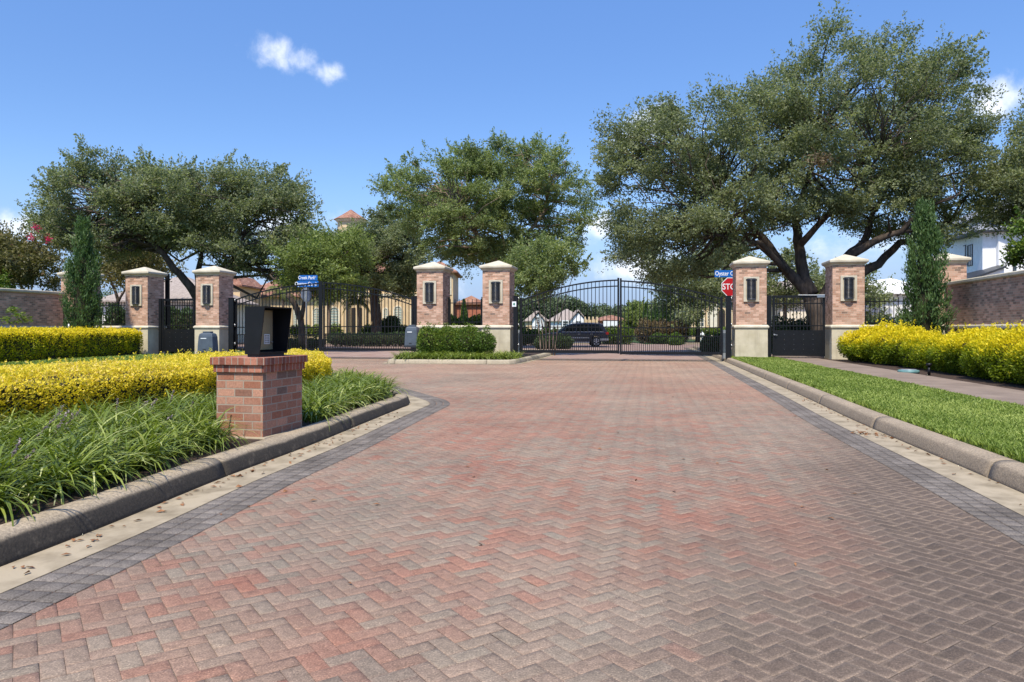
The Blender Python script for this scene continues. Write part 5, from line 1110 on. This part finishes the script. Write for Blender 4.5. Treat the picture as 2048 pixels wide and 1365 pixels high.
# gabled right wing of the same house seen past the island pillar
root = thing('tiled_house', (X(890, 70), 70, 0), 'cream wing with clay tile roof and slit window just right of the island pillar', 'house')
Z = 70; MB().bx(X(846, Z), X(906, Z), Z, Z+7, 0, Hh(543, Z)).build('wall', M['stucco'], root)
q = MB(); hip(q, X(846, Z), X(908, Z), Z, Z+7, Hh(543, Z), 1.15, .35).build('roof', M['tile'], root)
win(root, X(896, Z), X(901, Z), Hh(588, Z), Hh(556, Z), Z, False, 'shutter', 'trim', .1, (0, 3))
MB().bx(X(906, Z)+.02, X(965, Z), Z+1, Z+7, 0, Hh(606, Z)).build('low_wall', M['redbrick'], root)
q = MB(); hip(q, X(908, Z)+.3, X(966, Z), Z+1, Z+7, Hh(606, Z), .8, .3).build('low_roof', M['tile'], root)
# grey roofed house behind the far left pillars
Z = 58; root = thing('grey_house', (X(300, Z), Z, 0), 'pale house with grey hipped roof behind the two left lamp pillars', 'house')
MB().bx(X(205, Z), X(430, Z), Z, Z+8, 0, Hh(602, Z)).build('wall', M['whitewall'], root)
q = MB(); hip(q, X(205, Z), X(430, Z), Z, Z+8, Hh(602, Z), 2.2, .6).build('roof', M['taupe'], root)
win(root, X(222, Z), X(240, Z), Hh(650, Z), Hh(615, Z), Z, False, 'pane', 'white', .1)
# white house at the right edge
root = thing('white_house', (X(1985, 64), 64, 0), 'tall white brick house with dark framed windows at the right edge behind the wall', 'house')
A = Vector((X(1965, 63), 63, 0)); B = Vector((X(1909.5, 69.6), 69.6, 0)); dl = (B-A).normalized(); nl2 = Vector((dl.y, -dl.x, 0)); nl2 = -nl2 if nl2.x > 0 else nl2; ze = Hh(466, 63); L = (B-A).length
perp = -nl2
bay = MB().ob(A, dl*L, perp*4.5, ZU*ze).build('bay_wall', M['whitewall'], root)
E = .85; ev = [A-dl*E-perp*E, A+dl*(L+E)-perp*E, A+dl*(L+E)+perp*(4.5+E), A-dl*E+perp*(4.5+E)]; ap = A+dl*L/2+perp*2.25
q = MB()
for i in range(4): p0, p1 = ev[i], ev[(i+1) % 4]; q.face([p0+ZU*(ze+.14), p1+ZU*(ze+.14), ap+ZU*(ze+2.6)])
q.build('roof', M['slate'], root)
q = MB(); q.poly([p+ZU*ze for p in ev], ZU*.135); q.build('eave', M['darkroof'], root)
for x0, x1, y0, y1 in ((.335, .49, 491, 531), (.57, .75, 493, 533)):
    a, b_ = L*x0, L*x1; Zm = 63+(69.6-63)*(x0+x1)/2
    win(root, a, b_, Hh(y1, Zm), Hh(y0, Zm), 0, False, 'pane', 'darkroof', .06, (1, 1), nl2, dl, A)
Z = 62.4; MB().bx(X(1997, Z), X(2300, Z), Z, Z+9, 0, Hh(430, Z)).build('main_wall', M['whitewall'], root)
win(root, X(2027, Z), X(2052, Z), Hh(546, Z), Hh(516, Z), Z, False, 'pane', 'darkroof', .07, (1, 2)); win(root, X(2060, Z), X(2085, Z), Hh(546, Z), Hh(516, Z), Z, False, 'pane', 'darkroof', .07, (1, 2))
q = MB(); hip(q, X(1997, Z), X(2300, Z), Z, Z+9, Hh(430, Z), 2.5, .5).build('main_roof', M['slate'], root)
q = MB(); pr = [P(1926, 549, 65), P(1996, 531, 62.3), P(2013, 532, 60.5), P(1930, 560, 60.5)]; q.face([pr[3], pr[2], pr[1], pr[0]]); q.face([pr[0]-ZU*.15, pr[1]-ZU*.15, pr[2]-ZU*.15, pr[3]-ZU*.15]); q.face([pr[3]-ZU*.15, pr[2]-ZU*.15, pr[2], pr[3]]); q.face([pr[0]-ZU*.15, pr[3]-ZU*.15, pr[3], pr[0]]); q.build('porch_roof', M['darkroof'], root)
q = MB(); q.poly([Vector((pr[3].x+.2, 60.8, 0)), Vector((pr[2].x, 60.8, 0)), Vector((pr[2].x, 60.8, pr[2].z-.2)), Vector((pr[3].x+.2, 60.8, pr[3].z-.2))], (0, 1.4, 0)); q.build('porch_wall', M['whitewall'], root)
Z = 52; root = thing('white_garage', (X(1795, Z), Z, 0), 'low white gabled building left of the right cypress, beyond the fence', 'house')
MB().bx(X(1758, Z), X(1862, Z), Z, Z+7, 0, Hh(585, Z)).build('wall', M['whitewall'], root)
q = MB(); hip(q, X(1758, Z), X(1862, Z), Z, Z+7, Hh(585, Z), Hh(553, Z)-Hh(585, Z), .5).build('roof', M['whitewall'], root)
MB().poly([P(1796, 592, Z-.05), P(1816, 574, Z-.05), P(1862, 574, Z-.05), P(1862, 660, Z-.05), P(1796, 660, Z-.05)], (0, .03, 0)).build('gable', M['whitewall'], root)
MB().bar(P(1795, 592, Z-.1), P(1817, 572, Z-.1), .1, .12).build('gable_trim', M['slate'], root)
# house with arched entry right of the main gate
Z = 88; root = thing('arched_house', (X(1425, Z), Z, 0), 'beige house with pale cornice and dark arched entry behind the main gate', 'house')
MB().bx(X(1383, Z), X(1470, Z), Z, Z+9, 0, Hh(607, Z)).build('wall', M['stucco'], root)
MB().bx(X(1381, Z)-.2, X(1470, Z), Z-.25, Z+9, Hh(607, Z), Hh(603.5, Z)).build('cornice', M['trim'], root)
q = MB(); hip(q, X(1383, Z), X(1470, Z), Z, Z+9, Hh(603, Z), 2.4, .4).build('roof', M['tile'], root)
MB().bx(X(1418, Z), X(1433, Z), Z-.5, Z-.02, 0, Hh(606.5, Z)-.02).build('pilaster', M['trim'], root)
win(root, X(1396, Z), X(1407, Z), Hh(653, Z), Hh(622, Z), Z, False, 'pane', 'trim', .12, (1, 3)); win(root, X(1415.5, Z), X(1417.5, Z), Hh(650, Z), Hh(625, Z), Z, False, 'pane', 'trim', .06, (0, 3))
win(root, X(1436, Z), X(1450, Z), 0.1, Hh(618, Z), Z, True, 'door', 'stucco', .15, (0, 0))
Z = 60; o = MB().bx(X(1560, Z), X(1640, Z), Z, Z+7, 0, Hh(600, Z)); root = thing('cream_house', (X(1600, Z), Z, 0), 'cream house wall glimpsed through the bars of the right walk gate', 'house'); o.build('wall', M['trim'], root)
q = MB(); hip(q, X(1560, Z), X(1640, Z), Z, Z+7, Hh(600, Z), 1.8, .5).build('roof', M['taupe'], root)
# far houses seen through the main gate
def gable_house(name, label, Z, x0, x1, ye, xa, ya, wallm, roofm, front=None, D=14):
    root = thing(name, (X((x0+x1)/2, Z), Z, 0), label, 'house'); ze, za = Hh(ye, Z), Hh(ya, Z)
    MB().bx(X(x0, Z), X(x1, Z), Z+.2, Z+D, 0, ze).build('wall', M[wallm], root)
    q = MB(); hip(q, X(x0, Z), X(x1, Z), Z+.2, Z+D, ze, za-ze, .5, None if front else 2).build('roof', M[roofm], root)
    if front:
        a, b, c = front; g = MB(); g.poly([Vector((X(a, Z), Z-.6, 0)), Vector((X(b, Z), Z-.6, 0)), Vector((X(b, Z), Z-.6, ze)), Vector((X((a+b)/2, Z), Z-.6, Hh(c, Z)-.4)), Vector((X(a, Z), Z-.6, ze))], (0, 1.5, 0)); g.build('gable_wall', M['whitewall'], root)
        r = MB(); pk = Vector((X((a+b)/2, Z), Z-1.0, Hh(c, Z)))
        for xx in (a-2, b+2):
            e = Vector((X(xx, Z), Z-1.0, ze-.15)); r.ob(e, pk-e, Vector((0, 7, 0)), ZU*.25)
        r.build('gable_roof', M[roofm], root)
    return root
r_ = gable_house('far_house', 'distant house with pale grey hipped roof and white front gable, above the parked car', 150, 1102, 1172, 642, 1128, 617, 'whitewall', 'taupe', (1140, 1172, 622))
for x0, x1 in ((1126, 1136), (1152, 1162)): win(r_, X(x0, 149), X(x1, 149), Hh(656, 149), Hh(643, 149), 149.2, False, 'pane', 'white', .2)
r_ = gable_house('far_house', 'distant beige house behind the bare crape myrtle stems', 150, 1052, 1094, 642, 1072, 621, 'stucco', 'taupe', (1064, 1088, 624))
win(r_, X(1073, 149), X(1079, 149), Hh(648, 149), Hh(635, 149), 149.3, False, 'pane', 'white', .2)
r_ = gable_house('far_house', 'distant orange brick house with white garage doors right of the car', 140, 1194, 1258, 641, 1220, 630, 'redbrick', 'tile')
MB().bx(X(1207, 139.6), X(1236, 139.6), 139.7, 140.1, 0, Hh(641, 139.6)).build('garage_door', M['white'], r_)
root = thing('gate_arcade', (X(1185, 120), 120, 0), 'distant tan masonry screen with posts between the two far houses', 'wall')
MB().bx(X(1168, 120), X(1196, 120), 120, 120.6, 0, Hh(640, 120)).build('wall', M['stucco'], root)
for x in (1170, 1178, 1186, 1194): MB().bx(X(x-1.2, 120), X(x+1.2, 120), 119.7, 120.9, 0, Hh(634, 120)).build('post', M['stucco'], root)
# far tree belt: too many to count
def belt(name, label, pts, Z, n, seed, r=2.2):
    rng = np.random.default_rng(seed); PSs, VSs = [], []
    xs = np.array([p[0] for p in pts]); ys = np.array([p[1] for p in pts]); k = Z/F
    m = int((xs.max()-xs.min())*k*5)
    for _ in range(m):
        x = rng.uniform(xs.min(), xs.max()); top = Hh(np.interp(x, xs, ys), Z)*rng.uniform(.86, 1.06); z = rng.uniform(.1, 1)*top; c = np.array([X(x, Z), Z+rng.uniform(-3, 6), z]); q = n//m; d = unit(rng.normal(size=(q, 3)))*r*rng.uniform(.4, 1, (q, 1)); PSs.append(c+d*np.array([1, 1, .75])); VSs.append(np.full(q, rng.uniform(.2, .8))+.2*d[:, 2]/r+rng.normal(0, .15, q))
    pos = np.concatenate(PSs); tag(leaves(name, pos, rng.normal(size=pos.shape), .55*Z/180, .6, np.concatenate(VSs), M['farleaf'], rng=rng), label, 'wood', kind='stuff')
belt('distant_wood', 'distant belt of trees along the horizon beyond the main gate', [(1000, 600), (1060, 606), (1090, 598), (1120, 600), (1160, 608), (1190, 618), (1230, 622), (1300, 612), (1400, 605), (1480, 600)], 190, 150000, 121, 2.8)
belt('distant_wood', 'distant belt of trees far behind the houses on the left', [(-300, 560), (0, 590), (300, 590), (480, 600), (900, 612), (1000, 606)], 130, 90000, 122)
belt('distant_wood', 'distant belt of trees far behind the houses on the right', [(1480, 600), (1700, 600), (1800, 610), (2050, 580), (2400, 560)], 130, 70000, 123)

# ------------------------------------------------------------------ parked car
Z = 51.3; k = Z/F; xr, xf = X(1216, Z), X(1216, Z)-4.75; b = Vector(((xr+xf)/2, Z+.9, 0)); root = thing('parked_car', b, 'dark navy sport utility car parked side on behind the left leaf of the main gate', 'car')
y0, y1 = Z, Z+1.82
def prof(pts, ya, yb): return [Vector((xf+x, ya, z)) for x, z in pts], (0, yb-ya, 0)
body = [(0.03, .45), (.0, .72), (.10, .86), (.55, .97), (1.25, 1.04), (4.62, 1.06), (4.74, .95), (4.76, .55), (4.6, .38), (4.33, .36), (4.30, .52), (4.20, .68), (4.02, .76), (3.82, .76), (3.64, .68), (3.54, .52), (3.5, .30), (1.32, .30), (1.28, .52), (1.18, .68), (1.0, .76), (.82, .76), (.66, .68), (.56, .52), (.52, .36), (.2, .36)]
MB().poly(*prof(body, y0, y1)).build('body', M['carpaint'], root, bevel=.04)
gh = [(1.2, 1.04), (1.95, 1.58), (2.3, 1.655), (3.2, 1.69), (4.2, 1.66), (4.40, 1.60), (4.70, 1.06)]
lo, hi = .04, .20
def ghp(x, z, side): t = (z-1.04)/.65; return Vector((xf+x, (y0+lo+(hi-lo)*t) if side == 0 else (y1-lo-(hi-lo)*t), z))
MB().rings([[ghp(x, z, 0) for x, z in gh], [ghp(x, z, 1) for x, z in gh]], smooth=False).build('cabin', M['carpaint'], root, bevel=.03)
for pts in ([(1.52, 1.09), (2.0, 1.45), (2.28, 1.56), (2.40, 1.56), (2.40, 1.09)], [(2.50, 1.09), (2.50, 1.57), (3.32, 1.58), (3.36, 1.09)], [(3.46, 1.09), (3.42, 1.58), (4.12, 1.55), (4.42, 1.12)]):
    MB().poly([ghp(x, z, 0)-Vector((0, .012, 0)) for x, z in pts], (0, .010, 0)).build('side_window', M['carglass'], root)
MB().poly([ghp(1.27, 1.10, 0)+Vector((.0, .12, .03)), ghp(1.93, 1.56, 0)+Vector((0, .08, .02)), ghp(1.93, 1.56, 1)+Vector((0, -.08, .02)), ghp(1.27, 1.10, 1)+Vector((0, -.12, .03))], (-.012, 0, .012)).build('windscreen', M['carglass'], root)
MB().rings([[ghp(x, z+.012, 0)+Vector((0, .03, 0)) for x, z in gh[1:6]]+[ghp(x, z-.03, 0)+Vector((0, .03, 0)) for x, z in gh[5:0:-1]], [ghp(x, z+.012, 1)-Vector((0, .03, 0)) for x, z in gh[1:6]]+[ghp(x, z-.03, 1)-Vector((0, .03, 0)) for x, z in gh[5:0:-1]]], smooth=False).build('roof_sky_sheen', M['silver'], root)  # silver sheet added to paint the sky's reflection onto the dark roof
MB().ob(ghp(1.45, 1.055, 0)-Vector((0, .02, 0)), (3.0, 0, .01), (0, .02, 0), (0, 0, .03)).build('window_trim', M['silver'], root)
MB().bx(xf+2.0, xf+4.15, y0+.22, y0+.26, 1.70, 1.735).build('roof_rail', M['silver'], root); MB().bx(xf+2.0, xf+4.15, y1-.26, y1-.22, 1.70, 1.735).build('roof_rail', M['silver'], root)
MB().bx(xf+1.5, xf+3.4, y0-.022, y0-.002, .62, .69).build('side_moulding', M['silver'], root); MB().bx(xf+1.36, xf+3.46, y0-.03, y0+.1, .29, .37).build('sill', M['silver'], root)
MB().bx(xf+4.60, xf+4.785, y0-.012, y0+.2, .84, 1.06).build('tail_light', M['taillight'], root)
MB().bx(xf+4.2, xf+4.82, y0-.02, y1, .46, .60).build('rear_bumper', M['silver'], root); MB().bx(xf-.04, xf+.4, y0-.015, y1, .44, .60).build('front_bumper', M['carpaint'], root)
MB().bx(xf-.01, xf+.30, y0-.012, y0+.25, .76, .88).build('headlight', M['silver'], root)
for z, a in ((.9, 2.62), (.9, 3.5)): MB().bx(xf+a, xf+a+.16, y0-.03, y0-.004, z, z+.03).build('door_handle', M['silver'], root)
for xw in (.92, 3.92):
    for ys, sgn in ((y0-.01, 1), (y1+.01, -1)):
        c = Vector((xf+xw, ys, .365)); wh = MB(); n = 24; circ = lambda r, d: [c+Vector((r*math.cos(2*math.pi*i/n), d*sgn, r*math.sin(2*math.pi*i/n))) for i in range(n)]
        ty = wh.rings([circ(.24, .0), circ(.345, .0), circ(.365, .03), circ(.365, .2), circ(.3, .22)], smooth=True).build('wheel', M['rubber'], root)
        rm = MB(); rm.rings([circ(.25, .03), circ(.235, -.006), circ(.205, -.006), circ(.195, .04)], False, False, False)
        for s in range(5):
            a = 2*math.pi*s/5+.3; d = Vector((math.cos(a), 0, math.sin(a))); rm.bar(c+d*.03+Vector((0, .0*sgn, 0)), c+d*.215, .075, .03, Vector((0, 1, 0)))
        rm.cyl(c+Vector((0, -.012*sgn, 0)), (0, sgn, 0), .055, .03, 12); rm.build('rim', M['silver'], ty)
        MB().rings([circ(.195, .05), circ(.0001+.02, .05)], False, True, False).build('hub_disc', M['darkplastic'], ty)
# hydrant
b = P(1404.5, 678, 76); b.z = 0; root = thing('fire_hydrant', b, 'silver white fire hydrant on the lawn behind the right leaf of the main gate', 'hydrant')
hc = MB(); hc.tube([b, b+ZU*.08, b+ZU*.081, b+ZU*.62, b+ZU*.63, b+ZU*.70, b+ZU*.86, b+ZU*.96], [.24, .24, .16, .16, .22, .22, .17, .05], 12); hc.build('barrel', M['white'], root)
nz = MB(); nz.cyl(b+ZU*.5-Vector((.3, 0, 0)), (1, 0, 0), .09, .6, 10); nz.cyl(b+ZU*.45, (0, -1, 0), .11, .28, 10); nz.build('nozzle', M['galv'], root); MB().cyl(b+ZU*.96, ZU, .05, .07, 6).build('operating_nut', M['galv'], root)
tag(MB().bx(X(1360, 62), X(1560, 62), 61.4, 130, -.02, .06).build('far_lawn', M['grassbase']), kind='structure')
tag(MB().bx(X(1262, 61), X(1290, 61), 61.02, 90, -.02, .012).build('far_driveway', M['innerroad']), kind='structure')
# bench and lamp post by the tiled house
b = P(668, 668, 60); b.z = 0; root = thing('bench', b, 'dark bench seen through the right leaf of the left arched gate', 'bench'); w = 1.7
MB().bx(b.x-w/2, b.x+w/2, b.y-.25, b.y+.25, .42, .48).build('seat', M['metal'], root); q = MB(); [q.bx(b.x-w/2, b.x+w/2, b.y+.25, b.y+.29, z, z+.09) for z in (.55, .68, .81)]; q.build('backrest', M['metal'], root)
for x in (-.75, .75): MB().bx(b.x+x-.04, b.x+x+.04, b.y-.24, b.y+.29, 0, .42).build('leg', M['metal'], root)
b = P(693.5, 668, 58); b.z = 0; root = thing('lamp_post', b, 'slim black lamp post beyond the left arched gate', 'lamp post'); zt = Hh(578, 58)
MB().tube([b, b+ZU*.4, b+ZU*.42, b+ZU*(zt-.4)], [.12, .1, .06, .05], 10).build('pole', M['metal'], root); MB().tube([b+ZU*(zt-.4), b+ZU*(zt-.3), b+ZU*(zt), b+ZU*(zt+.12)], [.07, .14, .18, .02], 8).build('lantern', M['grate'], root)
# small things in the right bed
g = P(1823, 741, 19); g = Vector((9.98, 18.25, .125)); root = thing('valve_lid', g, 'flat round teal plastic lid at the edge of the right sidewalk', 'valve lid')
MB().tube([g, g+ZU*.07, g+ZU*.085], [.24, .25, .22], 24).build('collar', M['teal'], root); MB().tube([g+ZU*.0855, g+ZU*.10], [.19, .18], 24).build('lid', M['galv'], root)
g = Vector((9.98, 17.35, .12)); root = thing('path_light', g, 'short black path light stake under the golden shrub beside the teal lid', 'path light')
MB().tube([g, g+ZU*.22], [.035, .03], 10).build('stake', M['metal'], root); MB().tube([g+ZU*.22, g+ZU*.25, g+ZU*.30], [.03, .07, .06], 10).build('lamp_head', M['metal'], root)
# fallen leaves in the gutters and on the paving
rng = np.random.default_rng(131); ps = []
for _ in range(170):
    t = rng.uniform(0, 1)**1.3; i = int(rng.uniform(12, 110)); p = LP[i]; ps.append((p.x+abs(rng.normal(0, .12))+.03, p.y, .012))
for _ in range(120):
    i = int(rng.uniform(30, 150)); p = RP[i]; ps.append((p.x-abs(rng.normal(0, .07))-.02, p.y, .012))
for _ in range(34): ps.append((rng.normal(3.98+.1, .07), rng.normal(9.7, .12)-1.3, .014+rng.uniform(0, .02)))
for _ in range(60): y = rng.uniform(2.3, 15); ps.append((rng.uniform(-.5*y+.2, .32*y+1), y, .008))
ps = np.array(ps); ps = ps[~inpoly(ps[:, 0], ps[:, 1], [(p.x, p.y) for p in LP]+[(-40, 33), (-40, -3)])]
n = len(ps); d = rng.normal(size=(n, 3))*np.array([1, 1, .12]); r_ = unit(rng.normal(size=(n, 3))*np.array([.15, .15, 1])); sd = unit(np.cross(d, r_)); d = unit(d); L = rng.uniform(.012, .032, (n, 1)); a = ps-d*L; c = ps+d*L; m = ps+np.array([0, 0, .006])
vvv = np.stack([a, m+sd*L*.5, c, m-sd*L*.5], 1).reshape(-1, 3)
tag(npmesh('fallen_leaves', vvv, 4, {'var': rng.uniform(0, 1, n)}, M['dryleaf']), 'small dry brown leaves scattered in the gutters and on the paving', 'fallen leaves', kind='stuff')

# ------------------------------------------------------------------ sky, sun, camera
AZ, EL = R(198), R(58)
W = bpy.data.worlds.new('World'); bpy.context.scene.world = W; W.use_nodes = True; nt = W.node_tree; bg = nt.nodes['Background']
sky = nt.nodes.new('ShaderNodeTexSky'); sky.sky_type = 'NISHITA'; sky.sun_disc = False; sky.sun_elevation = EL; sky.sun_rotation = AZ
sky.altitude = 0; sky.air_density = 1.0; sky.dust_density = .25; sky.ozone_density = 2.5
tc = nt.nodes.new('ShaderNodeTexCoord'); vec = tc.outputs['Generated']
nz = N(nt, 'ShaderNodeTexNoise', Scale=26, Detail=7, Roughness=.6, Distortion=.2); nt.links.new(vec, nz.inputs['Vector'])
nz2 = N(nt, 'ShaderNodeTexNoise', Scale=4, Detail=5, Roughness=.55); mp = N(nt, 'ShaderNodeMapping'); mp.inputs['Scale'].default_value = (1, 1, 3); nt.links.new(vec, mp.inputs[0]); nt.links.new(mp.outputs[0], nz2.inputs['Vector'])
tot = None
for px, py, rx, ry, amp in ((548, 104, 52, 40, .84), (598, 120, 50, 32, .78), (650, 146, 50, 26, .80), (488, 92, 26, 14, .35), (1305, 250, 75, 42, 1.15), (1255, 282, 45, 24, 1.0), (1985, 200, 42, 46, 1.2), (1275, 535, 95, 42, 1.15), (1200, 455, 48, 34, 1.0), (40, 455, 110, 30, 1.0), (1790, 480, 160, 40, .7), (560, 450, 120, 60, .8), (880, 560, 90, 40, .6), (680, 440, 90, 22, .55)):
    d = Vector(((px-CX)/F, 1, (HY-py)/F)).normalized()
    mpv = N(nt, 'ShaderNodeMapping'); mpv.vector_type = 'POINT'; s = F
    sx, sz = F/rx, F/ry; mpv.inputs['Scale'].default_value = (sx, sx*.6, sz); mpv.inputs['Location'].default_value = (-d.x*sx, -d.y*sx*.6, -d.z*sz); nt.links.new(vec, mpv.inputs[0])
    ln = N(nt, 'ShaderNodeVectorMath', operation='LENGTH'); nt.links.new(mpv.outputs[0], ln.inputs[0])
    v = mth(nt, 'MULTIPLY', mth(nt, 'SUBTRACT', 1.25, ln.outputs['Value'], clamp=True), amp)
    tot = v if tot is None else mth(nt, 'MAXIMUM', tot, v)
cl = mth(nt, 'ADD', mth(nt, 'MULTIPLY', tot, 1.15), mth(nt, 'MULTIPLY', mth(nt, 'SUBTRACT', nz.outputs['Fac'], .5), 2.6))
cm = mth(nt, 'MULTIPLY', mrange(nt, cl, .25, 1.7, 0, 1, True), mrange(nt, tot, .02, .3, 0, 1, True))
sx = nt.nodes.new('ShaderNodeSeparateXYZ'); nt.links.new(vec, sx.inputs[0])
hb = mrange(nt, sx.outputs[2], .0, .22, .9, 0, True)
hz = mth(nt, 'MULTIPLY', mrange(nt, sx.outputs[2], .02, .20, 1, 0, True), mrange(nt, nz2.outputs['Fac'], .5, .75, .0, .4, True))
CLOUD = (3.6, 3.75, 4.05, 1)
hs = N(nt, 'ShaderNodeHueSaturation', Saturation=1.12, Value=.86); nt.links.new(mixc(nt, 1.0, sky.outputs[0], (.93, .92, 1.0, 1), 'MULTIPLY'), hs.inputs['Color'])
vz = N(nt, 'ShaderNodeCombineColor'); kz = mrange(nt, sx.outputs[2], .2, .75, .66, 1.0, True); [nt.links.new(mth(nt, 'MULTIPLY', kz, q_), vz.inputs[i_]) for i_, q_ in enumerate((.90, .95, 1.0))]
hcol = mixc(nt, hb, mixc(nt, 1.0, hs.outputs[0], vz.outputs[0], 'MULTIPLY'), (1.0, 1.42, 2.35, 1))
col = mixc(nt, hz, hcol, tuple(x*.72 for x in CLOUD[:3])+(1,)); col = mixc(nt, mth(nt, 'MULTIPLY', cm, .92), col, CLOUD)
nt.links.new(col, bg.inputs[0]); bg.inputs[1].default_value = .15
sl_ = bpy.data.lights.new('sun', 'SUN'); so = bpy.data.objects.new('sun', sl_); C.objects.link(so); sl_.energy = 2.65; sl_.angle = R(3.0); sl_.color = (1, .935, .79)
dv = Vector((math.sin(AZ)*math.cos(EL), math.cos(AZ)*math.cos(EL), math.sin(EL))); so.rotation_euler = dv.to_track_quat('Z', 'Y').to_euler(); so.location = dv*60
cam = bpy.data.cameras.new('camera'); co = bpy.data.objects.new('camera', cam); C.objects.link(co); co.location = (0, 0, HC); co.rotation_euler = (R(90), 0, 0)
cam.sensor_width = 36; cam.lens = F/2048*36; cam.shift_y = -(682.5-HY)/2048; cam.clip_start = .1; cam.clip_end = 6000
sc = bpy.context.scene; sc.camera = co; sc.view_settings.view_transform = 'Standard'; sc.view_settings.look = 'None'; sc.view_settings.gamma = 1; sc.view_settings.exposure = 1.17
sc.cycles.max_bounces = 8; sc.cycles.transparent_max_bounces = 8
